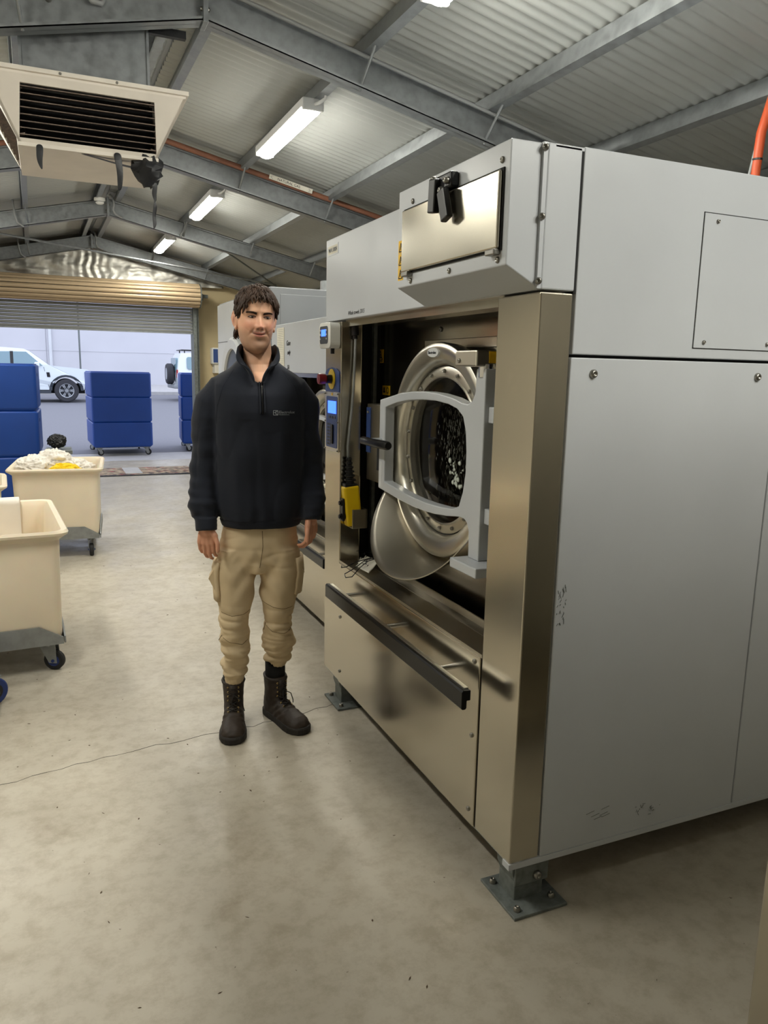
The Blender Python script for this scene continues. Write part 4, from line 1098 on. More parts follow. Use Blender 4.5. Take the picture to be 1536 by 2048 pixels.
# ---- four wheel drive, rear towards the left
sv = thing('four_wheel_drive', 'white four wheel drive with rear spare wheel beside the door jamb', 'car', (4.45, 30.6, .30))
poly = [(.0, .55), (-.02, .95), (.05, 1.55), (.16, 1.80), (2.6, 1.84), (3.0, 1.30), (4.3, 1.20), (4.35, .55), (3.9, .5)] + [(3.4+.45*math.cos(PI*i/8), .42+.42*math.sin(PI*i/8)) for i in range(9)] + [(1.2, .45)] + [(.75+.45*math.cos(PI*i/8), .42+.42*math.sin(PI*i/8)) for i in range(9)] + [(.25, .52)]
m = MB(); m.loft([[(x, -yw(z), z) for x, z in poly], [(x, yw(z), z) for x, z in poly]]); m.build('car_body', 'car_white', sv, bevel=.03, seg=3)
sideplate('side_window', 'car_glass', rrect(.35, 1.20, 1.10, 1.66, .08), sv)
sideplate('side_window', 'car_glass', rrect(1.25, 1.20, 2.4, 1.66, .08), sv)
m = MB(); m.loft([[(x, y, z) for (y, z) in rrect(-.62, 1.10, .62, 1.62, .08)] for x in (-.02, .06)]); m.build('rear_window', 'car_glass', sv)
boxo('tail_light', 'red_lens', sv, (-.03, -.90, .88), (.02, -.78, 1.18), bevel=.01)
boxo('tail_light', 'red_lens', sv, (-.03, .78, .88), (.02, .90, 1.18), bevel=.01)
boxo('rear_bumper', 'galvanised', sv, (-.14, -.88, .48), (.06, .88, .64), bevel=.03)
sw = MB().lathe([(-.13, .24), (-.13, .35), (-.08, .39), (.08, .39), (.13, .35), (.13, .24), (.08, .001)], (-.18, -.10, 1.02), 0, 36).build('spare_wheel', 'tyre', sv, smooth='auto')
MB().lathe([(-.12, .001), (-.13, .22), (-.10, .25)], (-.18, -.10, 1.02), 0, 28).build('spare_rim', 'alloy', sw, smooth='auto')
part('roof_rack', 'black_plastic', sv, lambda m: m.box((.2, -.62, 1.90), (2.2, .62, 1.935)).box((.3, -.62, 1.80), (.34, -.58, 1.90)).box((1.9, -.62, 1.80), (1.94, -.58, 1.90)).box((.3, .58, 1.80), (.34, .62, 1.90)), bevel=.006)
wheel(sv, .75, -.80, .38, .38, .26); wheel(sv, 3.4, -.80, .38, .38, .26); wheel(sv, .75, .80, .38, .38, .26, 1); wheel(sv, 3.4, .80, .38, .38, .26, 1)

# ================================================================== small litter on the floor
rnd = random.Random(21); m = MB()
for k in range(170):
    x = rnd.uniform(-.3, 1.7); y = rnd.uniform(.9, 8.5)
    if x > 1.1 and y > 1.5: continue
    a = rnd.uniform(0, PI); L_ = rnd.uniform(.004, .014)*(1.6 if rnd.random() < .15 else 1); wd = L_*rnd.uniform(.15, .6)
    c, s_ = math.cos(a), math.sin(a)
    q = [(-L_/2, 0), (0, -wd/2), (L_/2, 0), (0, wd/2)]
    m.loft([[(x+u*c-v*s_, y+u*s_+v*c, z) for u, v in q] for z in (.0003, .0012)])
o = m.build('floor_litter', 'litter', None); tag(o, 'tiny dark leaf and lint fragments scattered on the concrete floor', 'litter', None, 'stuff')
# ================================================================== PERSON
from mathutils.bvhtree import BVHTree
PA = math.atan2(.775, 3.14)
PM = Matrix.Translation((.775, 3.14, 0)) @ Matrix.Rotation(-PA, 4, 'Z')
def remesh(mb, vox, smooth_it=6, fac=.5):
    me = bpy.data.meshes.new('tmp'); me.from_pydata([tuple(p) for p in mb.v], [], mb.f)
    bm = bmesh.new(); bm.from_mesh(me); bmesh.ops.recalc_face_normals(bm, faces=bm.faces); bm.to_mesh(me); bm.free()
    o = bpy.data.objects.new('tmp', me); COL.objects.link(o)
    r = o.modifiers.new('r', 'REMESH'); r.mode = 'VOXEL'; r.voxel_size = vox
    if smooth_it:
        s = o.modifiers.new('s', 'SMOOTH'); s.iterations = smooth_it; s.factor = fac
    bpy.context.view_layer.update()
    out = bpy.data.meshes.new_from_object(o.evaluated_get(bpy.context.evaluated_depsgraph_get()))
    bpy.data.objects.remove(o); bpy.data.meshes.remove(me)
    return out
def capsule(m, pts, rads, n=12):
    """tapered tube with rounded ends"""
    P = [Vector(p) for p in pts]; rr_ = list(rads)
    d0 = (P[0]-P[1]).normalized(); d1 = (P[-1]-P[-2]).normalized()
    a = [(P[0]+d0*rr_[0]*s, rr_[0]*c) for s, c in ((.98, .18), (.8, .6), (.45, .89))]
    b = [(P[-1]+d1*rr_[-1]*s, rr_[-1]*c) for s, c in ((.45, .89), (.8, .6), (.98, .18))]
    seq = a+list(zip(P, rr_))+b
    m.tube([q[0] for q in seq], [q[1] for q in seq], n)
def ell(m, c, r, n=20, k=14, rot=None):
    rings = []
    for j in range(1, k):
        th = PI*j/k
        ring = []
        for i in range(n):
            ph = 2*PI*i/n
            v = Vector((r[0]*math.sin(th)*math.cos(ph), r[1]*math.sin(th)*math.sin(ph), r[2]*math.cos(th)))
            if rot is not None: v = rot @ v
            ring.append(Vector(c)+v)
        rings.append(ring)
    m.loft(rings)
PW_ = 20
def secloft(m, secs, n=40, e=2.4):
    """secs: (z, cx, cy, half width, half depth front, half depth back [, drop of the front edge])"""
    rings = []
    for s in secs:
        z, cx, cy_, wx, df, db = s[:6]; dr_ = s[6] if len(s) > 6 else 0
        ring = []
        for i in range(n):
            a = 2*PI*i/n; c, sn = math.cos(a), math.sin(a)
            x = wx*abs(c)**(2/e)*(1 if c >= 0 else -1); d = df if sn < 0 else db
            y = d*abs(sn)**(2/e)*(1 if sn >= 0 else -1)
            f = .5-.5*sn
            ring.append((cx+x, cy_+y, z - dr_*f**PW_))
        rings.append(ring)
    m.loft(rings)
def gs(x, s): return math.exp(-.5*(x/s)**2)

# ---------------- head (own space: x right in the picture, y back, z up; eyes at z = 0)
HS = [(-.143, .010, .050, -.035), (-.138, .026, .066, -.014), (-.128, .040, .077, .004), (-.112, .051, .083, .028), (-.09, .060, .086, .054), (-.06, .067, .088, .076), (-.03, .071, .089, .092),
      (0, .0735, .089, .100), (.03, .0745, .089, .102), (.06, .072, .083, .098), (.083, .0625, .070, .086), (.097, .048, .054, .068), (.106, .030, .033, .045), (.110, .008, .010, .012)]
hz = np.array([h[0] for h in HS])
def hsec(z):
    i = int(np.clip(np.searchsorted(hz, z)-1, 0, len(HS)-2))
    p0, p1, p2, p3 = [np.array(HS[max(0, min(len(HS)-1, i+k))]) for k in (-1, 0, 1, 2)]
    t = (z-hz[i])/(hz[i+1]-hz[i])
    m1 = (p2-p0)/(p2[0]-p0[0]) if i > 0 else (p2-p1)/(p2[0]-p1[0])
    m2 = (p3-p1)/(p3[0]-p1[0]) if i < len(HS)-2 else (p2-p1)/(p2[0]-p1[0])
    h = p2[0]-p1[0]
    q = (2*t**3-3*t**2+1)*p1 + (t**3-2*t**2+t)*h*m1 + (-2*t**3+3*t**2)*p2 + (t**3-t**2)*h*m2
    return q[1], q[2], q[3]
def face_disp(x, z):
    ax = abs(x); d = 0
    d += .0045*gs(z-.018, .008)*gs(ax-.028, .018)
    d -= .0095*gs(ax-.030, .014)*gs(z-.001, .0095)
    d += .0045*gs(ax-.031, .010)*gs(z+.001, .0055)
    d -= .0025*gs(x, .010)*gs(z-.010, .010)
    if z > -.048:
        t = min(1, max(0, (.016-z)/.052)); hgt = .004+.021*t**1.15
        if z < -.036: hgt *= max(0, 1-((-.036-z)/.012)**1.6)
        d += hgt*math.exp(-(ax/(.0060+.0050*t))**2.2)*(1 if z < .02 else math.exp(-((z-.02)/.02)**2))
    d += .0080*gs(ax-.0125, .0050)*gs(z+.039, .0058)
    d += .0055*gs(ax-.041, .016)*gs(z+.034, .014)
    fl = -.042 - (ax-.018)*1.35
    d -= .0046*gs(z-fl, .0045)*gs(ax-.027, .009)
    d += .0035*gs(z+.058, .005)*gs(ax, .022)
    zc = -.0675+.24*ax*ax/.03
    d += .0042*gs(z-(zc+.0055), .0035)*gs(ax, .022)
    d += .0058*gs(z-(zc-.0065), .0042)*gs(ax, .017)
    d -= .0046*gs(z-zc, .0018)*gs(ax, .026)
    d -= .004*gs(z-(zc+.001), .006)*gs(ax-.0285, .0045)
    d -= .0045*gs(z+.090, .008)*gs(ax, .022)
    d += .0065*gs(z+.118, .014)*gs(ax, .021)
    d += .0015*gs(ax-.046, .01)*gs(z+.1, .02)
    return d
def head_grid(m):
    NZ, NA = 150, 170; rings = []
    for j in range(NZ):
        t = j/(NZ-1); z = -.1428 + .2526*(.5-.5*math.cos(PI*(.04+.92*t)) - .5+.5*math.cos(PI*.04))/math.cos(PI*.04)
        wv, F, B = hsec(z); ring = []
        for i in range(NA):
            # denser towards the face
            u = i/NA; a = 2*PI*u + .55*math.sin(2*PI*u + PI/2)*0
            c, s = math.cos(a), math.sin(a); e = 2.35
            x = wv*abs(c)**(2/e)*(1 if c >= 0 else -1); d = F if s < 0 else B
            y = d*abs(s)**(2/e)*(1 if s >= 0 else -1)
            if s < 0: y -= face_disp(x, z)*min(1, max(0, -s*1.6))
            ring.append((x, y, z))
        rings.append(ring)
    m.loft(rings)
HM = Matrix.Translation((.012, -.015, 1.757)) @ Matrix.Rotation(R(11), 4, 'Z') @ Matrix.Rotation(R(2.0), 4, 'Y') @ Matrix.Rotation(R(3), 4, 'X')
m = MB(); head_grid(m)
for s in (-1, 1):
    rot = Euler((R(-10), 0, R(s*-24))).to_matrix()
    ell(m, (s*.0795, .016, -.016), (.0075, .019, .031), rot=rot)
    capsule(m, [(s*.086, .030, .010), (s*.089, .034, -.008), (s*.084, .024, -.032)], [.005, .0055, .005], 8)
    capsule(m, [(s*.080, .004, .006), (s*.086, .018, .0165), (s*.086, .030, .010)], [.004, .005, .005], 8)
    ell(m, (s*.077, .006, -.046), (.0055, .008, .010))
m.v = [tuple(HM @ Vector(p)) for p in m.v]
# neck down to the collar bones
secloft(m, [(1.445, .026, -.005, .08, .085, .07), (1.475, .026, -.005, .074, .091, .07), (1.505, .025, -.002, .064, .086, .068), (1.525, .023, .002, .060, .076, .066), (1.540, .022, .006, .065, .067, .066), (1.57, .020, .012, .0595, .060, .066), (1.62, .018, .014, .057, .056, .066), (1.68, .016, .012, .055, .05, .066)], 40, 2.1)
head_me = remesh(m, .0017, 3, .4)
# arms, hands, torso, legs under the clothes
def finger(m, base, dirs, lens, r0):
    p = Vector(base); pts = [p.copy()]; rads = [r0]
    for k, (d, l) in enumerate(zip(dirs, lens)):
        p = p + Vector(d).normalized()*l; pts.append(p.copy()); rads.append(r0*(1-.10*(k+1)))
    capsule(m, pts, rads, 10)
def hand(m, wrist, X, N, down=(0, 0, -1), curl=.35):
    """X: towards the thumb, N: out of the back of the hand"""
    X = Vector(X).normalized(); N = Vector(N).normalized(); D = Vector(down).normalized(); W = Vector(wrist)
    P = lambda a, b, c: W + X*a + N*b + D*c
    capsule(m, [P(0, 0, -.03), P(0, 0, -.01), P(0, 0, .012)], [.021, .023, .026], 14)
    for a, c in ((-.028, .062), (-.010, .068), (.010, .070), (.028, .066)):
        capsule(m, [P(a*.55, -.002, .0), P(a*.85, .0, .035), P(a, .002, c)], [.015, .0145, .0125], 10)
    for a, c, ls, r0 in ((-.031, .064, (.030, .021, .017), .0082), (-.0105, .072, (.038, .026, .020), .0092), (.0105, .074, (.041, .027, .021), .0095), (.031, .068, (.036, .024, .019), .0092)):
        ds = []
        for k, f in enumerate((.35, 1.15, 1.75)):
            t = f*curl*1.6; ds.append(D*math.cos(t) - N*math.sin(t) + X*(-a*1.2))
        finger(m, P(a, .003, c), ds, ls, r0)
    # thumb leaves the side of the palm
    capsule(m, [P(.012, -.004, .008), P(.040, .012, .032)], [.016, .0135], 10)
    finger(m, P(.040, .012, .032), [D*.88+X*.40+N*.22, D*.98+X*.04+N*.02], (.036, .030), .0108)
m = MB()
secloft(m, [(.80, .015, .02, .09, .06, .07), (.90, .018, .02, .115, .07, .08), (1.0, .02, .015, .14, .085, .08), (1.25, .022, .01, .15, .10, .09), (1.42, .022, .01, .155, .10, .09), (1.50, .022, .005, .11, .085, .075)], 24, 2.2)
for s, pts in ((-1, [(-.145, .01, 1.44), (-.190, .03, 1.18), (-.198, -.03, .97), (-.198, -.055, .90)]), (1, [(.185, .01, 1.44), (.226, .03, 1.18), (.236, -.03, .99), (.236, -.055, .935)])):
    capsule(m, pts, [.045, .034, .022, .021], 12)
for s, pts in ((-1, [(-.060, .02, .82), (-.09, .0, .50), (-.102, .022, .12)]), (1, [(.088, .02, .82), (.098, .02, .50), (.083, .046, .12)])):
    capsule(m, pts, [.055, .040, .020], 12)
hand(m, (-.198, -.055, .900), (.93, -.28, 0), (-.30, -.95, 0), (-.02, -.04, -1), .42)
hand(m, (.236, -.055, .938), (-.62, -.78, 0), (.78, -.62, 0), (-.02, -.02, -1), .50)
body_me = remesh(m, .0030, 4, .45)
# one mesh for the whole body
bm = bmesh.new(); bm.from_mesh(head_me); bm.from_mesh(body_me)
me = bpy.data.meshes.new('person'); bm.to_mesh(me); bm.free()
# skin colouring by place on the body, with shade painted into the hollows
HI = HM.inverted()
co = np.empty(len(me.vertices)*3, np.float32); me.vertices.foreach_get('co', co); co = co.reshape(-1, 3)
HIn = np.array(HI); hc = co @ HIn[:3, :3].T + HIn[:3, 3]
x, y, z = hc[:, 0], hc[:, 1], hc[:, 2]; ax = np.abs(x)
G = lambda v, s: np.exp(-.5*(v/s)**2)
base = np.array(lin((224, 174, 142))[:3]); colr = np.tile(base, (len(co), 1))
def blend(w_, c):
    global colr
    w_ = np.clip(w_, 0, 1)[:, None]; colr = colr*(1-w_) + np.array(lin(c)[:3])*w_
isf = (y < .02)
blend(.55*G(ax-.043, .018)*G(z+.034, .016)*isf, (214, 140, 118))
blend(.5*G(ax, .012)*G(z+.036, .012)*isf, (212, 138, 116))
zc = -.0675+.24*x*x/.03
sst = lambda v, a, b: (lambda t: t*t*(3-2*t))(np.clip((v-a)/(b-a), 0, 1))
stub = np.clip(.38+.35*G(z+.125, .025)+.25*sst(ax, .03, .06), 0, .6)*sst(-z, .028, .075)*sst(-y, -.035, .015)*(1-sst(-z, .135, .175))
blend(stub*np.clip(1-G(ax, .02)*G(z+.067, .009), 0, 1), (122, 94, 76))
blend(.72*G(z+.0565, .0038)*(ax < .029)*isf*np.clip((ax-.001)/.004, .4, 1), (92, 66, 54))
blend(.55*G(z+.087, .005)*G(ax, .008)*isf, (100, 76, 62))
blend(.85*((np.abs(z-zc) < .009) & (ax < .024) & (y < -.06))*(1-(ax/.026)**2), (192, 116, 106))
blend(.9*G(z-zc, .0014)*(ax < .027)*isf, (84, 46, 44))
blend(.9*G(ax-.0085, .0035)*G(z+.0455, .0022)*(y < -.08), (70, 40, 34))  # nostril openings painted as dark shade
blend(.5*G(ax-.030, .014)*G(z-.002, .009)*isf, (160, 110, 92))  # eye sockets shaded in the colour
blend(.85*(ax > .072)*G(y-.015, .0065)*G(z+.015, .012), (128, 72, 58))  # ear hollow painted dark as shade, not modelled
blend(.15*(ax > .083), (214, 130, 110))
hands = co[:, 2] < .96
blend(.45*hands, (196, 132, 104))
at = me.color_attributes.new('tone', 'FLOAT_COLOR', 'POINT')
at.data.foreach_set('color', np.concatenate([colr, np.ones((len(co), 1))], 1).astype(np.float32).ravel())
nt = M['skin'].node_tree; a_ = nt.nodes.new('ShaderNodeVertexColor'); a_.layer_name = 'tone'
nt.links.new(a_.outputs['Color'], nt.nodes['Principled BSDF'].inputs['Base Color'])
person = link('person', me, 'skin', None, smooth=True)
person.matrix_world = PM
tag(person, 'standing man in navy quarter-zip sweatshirt, khaki cargo trousers and brown boots', 'person')

# eyes, brows, hair
def hbuild(mb, name, mt, **kw):
    mb.v = [tuple(HM @ Vector(p)) for p in mb.v]; return mb.build(name, mt, person, **kw)
mat('eye_white', (160, 150, 142), 0.25); mat('iris', (38, 26, 20), 0.2); mat('lid_line', (58, 38, 32), .7)
def fy(x, z):
    wv, F, B = hsec(z); return -F*(1-min(1, abs(x)/wv)**2.35)**(1/2.35) - face_disp(x, z)
for s in (-1, 1):
    ex, ez = s*.0305, -.0005; y0 = fy(ex, ez)
    m = MB(); ell(m, (ex, y0+.0052, ez), (.0118, .0085, .0037)); e = hbuild(m, 'eye', 'eye_white', smooth=True)
    m = MB(); ell(m, (ex+.0012, y0-.0012, ez+.0004), (.0050, .0026, .0036)); hbuild(m, 'iris', 'iris', smooth=True).parent = e
    m = MB(); L_ = [(ex+s*t*.0155, 0, ez+.0042*(1-t*t)-.0008*t) for t in np.linspace(-1, 1, 11)]
    L_ = [(a, fy(a, c)-.0005, c) for a, b, c in L_]; m.tube(L_, [.0008]+[.0018]*9+[.0009], 6); hbuild(m, 'upper_lid', 'lid_line', smooth=True)
    m = MB(); L_ = [(ex+s*t*.0135, 0, ez-.0036*(1-t*t)-.0006) for t in np.linspace(-1, 1, 9)]
    L_ = [(a, fy(a, c)-.0002, c) for a, b, c in L_]; m.tube(L_, [.0004]+[.0007]*7+[.0004], 6); hbuild(m, 'lower_lid', 'lid_line', smooth=True)
    m = MB()
    rnd = random.Random(20+s)
    for k in range(260):
        t = rnd.random(); xx = s*(.0125+.036*t); zz = .0135+.0055*math.sin(PI*min(1, t*1.15)*.62)+rnd.uniform(-.0040, .0036)*(1.1-.6*t)-.001
        x2 = xx+s*.0055; z2 = zz+.0012-.003*t
        m.tube([(xx, fy(xx, zz)-.0002, zz), ((xx+x2)/2, fy((xx+x2)/2, (zz+z2)/2)-.0016, (zz+z2)/2), (x2, fy(x2, z2)-.0006, z2)], [.0010, .0012, .0004], 4)
    hbuild(m, 'eyebrow', 'hair_brown', smooth=True)
# hair: cap plus locks
rnd = random.Random(4)
EC = Vector((0, .006, .004)); ER = Vector((.0765, .0985, .107))
def eproj(p, off):
    d = Vector(p)-EC; k = math.sqrt((d.x/ER.x)**2+(d.y/ER.y)**2+(d.z/ER.z)**2)
    q = EC + d/k; nrm = Vector((d.x/ER.x**2, d.y/ER.y**2, d.z/ER.z**2)).normalized()
    return q+nrm*off, nrm
def hairline(d):
    """lowest hair height for a horizontal direction angle (0 = face front, pi = back)"""
    a = abs(math.atan2(d.x, -d.y))
    pts = [(0, .062), (.45, .060), (.75, .05), (.95, .02), (1.15, -.006), (1.38, -.012), (1.5, .012), (1.75, .014), (2.0, -.05), (2.4, -.085), (3.2, -.095)]
    return float(np.interp(a, [p[0] for p in pts], [p[1] for p in pts]))
m = MB(); vs = []; fs = []; NU, NV = 96, 40
for j in range(NV+1):
    for i in range(NU):
        ph = 2*PI*i/NU; d = Vector((math.sin(ph), -math.cos(ph), 0)); zl = hairline(d)
        t = j/NV; zz = zl + (.111-zl)*math.sin(t*PI/2)
        c = min(1, max(-.98, (zz-EC.z)/ER.z)); rr_ = math.sqrt(max(0, 1-c*c)) if c > 0 else 1.0-(.10*min(1, -c*1.0))
        p = Vector((d.x*ER.x*rr_, EC.y+d.y*ER.y*rr_, zz))
        off = .0015+.012*min(1, t*3.2)**.7
        off *= 1.15 if zz > .03 else .75
        nrm = Vector((d.x*rr_, d.y*rr_, max(0, c))).normalized()
        off += .0035*noise.noise(Vector((p.x*60, p.y*60, p.z*60)))
        vs.append(tuple(p+nrm*off))
for j in range(NV):
    for i in range(NU):
        k = (i+1) % NU; fs.append((j*NU+i, j*NU+k, (j+1)*NU+k, (j+1)*NU+i))
fs.append(tuple(NV*NU+i for i in range(NU)))
m.add(vs, fs)
def lock(p, dirf, n, step, r0, off0, off1, wav, sd):
    pts = []; rads = []
    q = Vector(p)
    for k in range(n):
        t = k/(n-1)
        pt, nrm = eproj(q, off0+(off1-off0)*math.sin(PI*min(1, t*1.1)*.55))
        d = dirf(q); sidev = nrm.cross(d).normalized()
        pts.append(pt + sidev*wav*math.sin(t*7+sd)); rads.append(r0*(1-t*t*.92)**.8*min(1, .55+t*3)+.0003)
        q = pt + d*step
    m.tube(pts, rads, 5)
for k in range(330):                       # crown and fringe, swept forward
    a = rnd.uniform(-1, 1); b = rnd.uniform(-.5, 1)
    p = Vector((a*.066, -.055+.13*(1-b)*.5+rnd.uniform(-.02, .02), .098-.02*a*a))
    sw = rnd.uniform(-.25, .25)+.35*a+.10
    def df(q, sw=sw):
        t = min(1, max(0, (-q.y-.03)/.06))
        return Vector((sw*1.0, -1+.5*t, -.10-.75*t)).normalized()
    nst = rnd.randint(6, 8)
    lock(p, df, nst, rnd.uniform(.0075, .0105), rnd.uniform(.005, .0085), .006, rnd.uniform(.012, .022), rnd.uniform(.003, .0065), rnd.uniform(0, 6))
for k in range(420):                       # sides and back, combed down
    ph = rnd.choice((-1, 1))*rnd.uniform(.80, 3.14); d = Vector((math.sin(ph), -math.cos(ph), 0)); zl = hairline(d)
    z0 = rnd.uniform(max(zl+.02, -.03), .085)
    p = Vector((d.x*.07, d.y*.09, z0)); back = .35 if abs(ph) < 2 else 0
    def df(q, back=back): return Vector((0, back, -1)).normalized()
    nst = max(3, min(6, int((z0-zl)/.010)+1))
    lock(p, df, nst, .0095, rnd.uniform(.0025, .0045), .004, rnd.uniform(.006, .012), rnd.uniform(.0005, .002), rnd.uniform(0, 6))
for k in range(46):                        # curls at the nape, seen below the ears
    s = rnd.choice((-1, -1, 1)); y0 = rnd.uniform(.035, .075); z0 = rnd.uniform(-.055, -.035)
    x0 = s*rnd.uniform(.056, .068)
    m.tube([(x0, y0, z0), (x0+s*.004, y0+.004, z0-.014), (x0+s*rnd.uniform(.002, .012), y0+rnd.uniform(-.006, .008), z0-.028), (x0+s*rnd.uniform(-.004, .014), y0, z0-.040)], [.004, .0042, .003, .0006], 5)
hbuild(m, 'hair', 'hair_brown', smooth=True)

# ---------------- clothes
def wrinkle(me, fn):
    nrm = [v.normal.copy() for v in me.vertices]
    for v, n_ in zip(me.vertices, nrm): v.co += n_*fn(v.co)
    me.update()
def nz(p, sx, sy, sz, o=0): return noise.noise(Vector((p.x*sx+o, p.y*sy, p.z*sz)))
m = MB()
secloft(m, [(.893, .026, .02, .150, .098, .105), (.897, .026, .02, .168, .118, .122), (.925, .026, .02, .176, .124, .125), (.94, .026, .02, .186, .130, .130), (.985, .025, .018, .194, .134, .132), (1.10, .024, .012, .190, .128, .124), (1.25, .024, .006, .190, .128, .118), (1.38, .023, .0, .198, .130, .115),
            (1.45, .022, .0, .205, .122, .108), (1.49, .022, .002, .200, .116, .100, .025), (1.522, .021, .004, .168, .110, .092, .045), (1.555, .020, .006, .118, .106, .084, .068), (1.588, .020, .008, .082, .102, .080, .086), (1.594, .020, .008, .072, .096, .072, .088), (1.575, .020, .008, .058, .074, .06, .10), (1.42, .02, .01, .05, .05, .05)], 72, 2.3)
for pts, rads in (([(-.085, .0, 1.472), (-.132, .0, 1.462), (-.168, .006, 1.415), (-.190, .016, 1.31), (-.203, .022, 1.17), (-.211, .0, 1.05), (-.212, -.025, .985), (-.206, -.038, .955), (-.200, -.045, .940), (-.198, -.058, .886)], [.05, .066, .070, .068, .063, .063, .064, .056, .047, .045]),
                  ([(.127, .0, 1.474), (.174, .0, 1.465), (.206, .006, 1.417), (.213, .016, 1.31), (.230, .022, 1.16), (.237, .0, 1.06), (.241, -.022, 1.01), (.239, -.034, .985), (.236, -.042, .972), (.236, -.055, .926)], [.05, .067, .071, .067, .063, .062, .062, .055, .046, .044])):
    P = [Vector(p) for p in pts]; m.tube(P, rads, 20)
sw_me = remesh(m, .0055, 8, .5)
def fsw(p):
    arm = 1.0 if (p.x < -.155 or p.x > .205) else .45
    d = .009*nz(p, 7, 7, 7) + .007*nz(p, 16, 16, 5, 3)*arm
    d += -.004*(1-abs(nz(p, 6+3*p.z, 5, 3.5, 12)))**5*(.6 if p.z > 1.35 else 1)
    k = gs(p.z-1.0, .06)
    if arm > .9: d += .012*k*nz(p, 8, 8, 34, 1) + .008*gs(p.z-1.2, .12)*nz(p, 9, 9, 22, 6)
    d += .005*nz(p, 22, 10, 3.2, 8)*(1 if p.z < 1.3 else .4)
    d += .005*gs(p.z-.955, .025)*nz(p, 26, 26, 6, 2)*(1-.0)
    if p.z < .925 and arm < .9: d *= .3
    if arm > .9 and p.z < .945: d = .001*nz(p, 30, 30, 10)
    return d
wrinkle(sw_me, fsw)
sw = link('sweatshirt', sw_me, 'navy_fleece', person, smooth=True)
bvh = BVHTree.FromPolygons([v.co.copy() for v in sw_me.vertices], [tuple(p.vertices) for p in sw_me.polygons])
def on_front(x, z, off=.001, bv=None):
    h = (bv or bvh).ray_cast(Vector((x, -.6, z)), Vector((0, 1, 0)))
    return Vector((x, (h[0].y if h[0] else -.12)-off, z))
# stand collar, open at the front
vs = []; fs = []; NA, NH = 60, 10
for i in range(NA+1):
    q = i/NA; a = R(-90+9) + R(342)*q            # from just right of the front, round the back
    c, s = math.cos(a), math.sin(a)
    f = max(0, -s)                                # 1 at the front
    for j in range(NH+1):
        t = j/NH
        zb = 1.570 - .082*f**8; zt = 1.648 - .070*f**2.6 - .025*f**10 + .003*math.sin(7*a)
        wx = .081+.008*f; wy = .086+.022*f
        fl_ = 1 + .10*f*t + (.75*f**3)*t*t + (1.2*f**8)*t*t
        px = .020 + wx*c*fl_*(1-.12*t*(1-f)); py = .008 + wy*s*(1-.10*t*(1-f))*(1+.04*f)
        vs.append((px, py, zb+(zt-zb)*t))
for i in range(NA):
    for j in range(NH):
        k = i*(NH+1)+j; fs.append((k, k+1, k+NH+2, k+NH+1))
me = bpy.data.meshes.new('collar'); me.from_pydata(vs, [], fs)
cl_ = link('collar', me, 'navy_fleece', sw, smooth=True, solid=.006)
me_edge = MB(); me_edge.tube([vs[i*(NH+1)+NH] for i in range(NA+1)], .0022, 6); me_edge.build('collar_edge', 'navy_fleece', sw, smooth=True)
# zip
zl = [on_front(.0325+.004*(1-t), 1.376+.125*t, .0035) for t in np.linspace(0, 1, 14)]
for dx, mt_, nm, r_ in ((-.0085, 'navy_fleece', 'zip_flap', .0032), (.0085, 'navy_fleece', 'zip_flap', .0032), (0, 'black_plastic', 'zip', .0022)):
    MB().tube([p+Vector((dx, 0, 0)) for p in zl], r_, 6).build(nm, mt_, sw, smooth=True)
p = on_front(.036, 1.486, .006); part('zip_pull', 'zip_metal', sw, lambda m: m.box((p.x-.003, p.y-.002, p.z-.026), (p.x+.003, p.y+.001, p.z)), bevel=.001)
part('zip_tab', 'black_plastic', sw, lambda m: m.box((p.x-.0025, p.y-.002, p.z-.046), (p.x+.0025, p.y, p.z-.028)), bevel=.001)
# chest logo
lg = MB()
def seg(a, b, w_=.0022):
    a3, b3 = on_front(a[0], a[1], .0016), on_front(b[0], b[1], .0016); lg.bar(a3, b3, w_, .0008, up=(0, -1, 0))
sq_ = [(.078, 1.371), (.096, 1.371), (.096, 1.389), (.078, 1.389)]
for a, b in zip(sq_, sq_[1:]+sq_[:1]): seg(a, b)
seg((.080, 1.381), (.088, 1.381)); seg((.088, 1.387), (.088, 1.374))
for t in range(8):
    a0, a1 = PI/2+PI*t/8, PI/2+PI*(t+1)/8; seg((.094+.007*math.cos(a0), 1.380+.0065*math.sin(a0)), (.094+.007*math.cos(a1), 1.380+.0065*math.sin(a1)), .0018)
lg.build('chest_logo', 'logo_silver', sw)
for s_, sz, xx, zz, sp in (('Electrolux', .0155, .100, 1.3775, 1.0), ('PROFESSIONAL', .0062, .1005, 1.3705, 1.25)):
    o = text_obj('chest_lettering', s_, sz, 'logo_silver', sw, (xx, 0, zz), (1, 0, 0), (0, 0, 1), depth=0)
    for v in o.data.vertices: v.co = on_front(v.co.x, v.co.z, .0018)
def seam_line(nm, pts, r_=.0014):
    L_ = []
    for (a, b) in zip(pts, pts[1:]):
        for t in np.linspace(0, 1, 8)[:-1]: L_.append(on_front(a[0]+(b[0]-a[0])*t, a[1]+(b[1]-a[1])*t, -.0004))
    MB().tube(L_, r_, 5).build(nm, 'navy_fleece', sw, smooth=True)
seam_line('hem_seam', [(-.13, .930), (-.05, .932), (.10, .932), (.18, .930)])
seam_line('shoulder_seam', [(-.075, 1.552), (-.12, 1.48), (-.145, 1.40), (-.150, 1.32)])
seam_line('shoulder_seam', [(.115, 1.552), (.162, 1.48), (.188, 1.40), (.195, 1.32)])
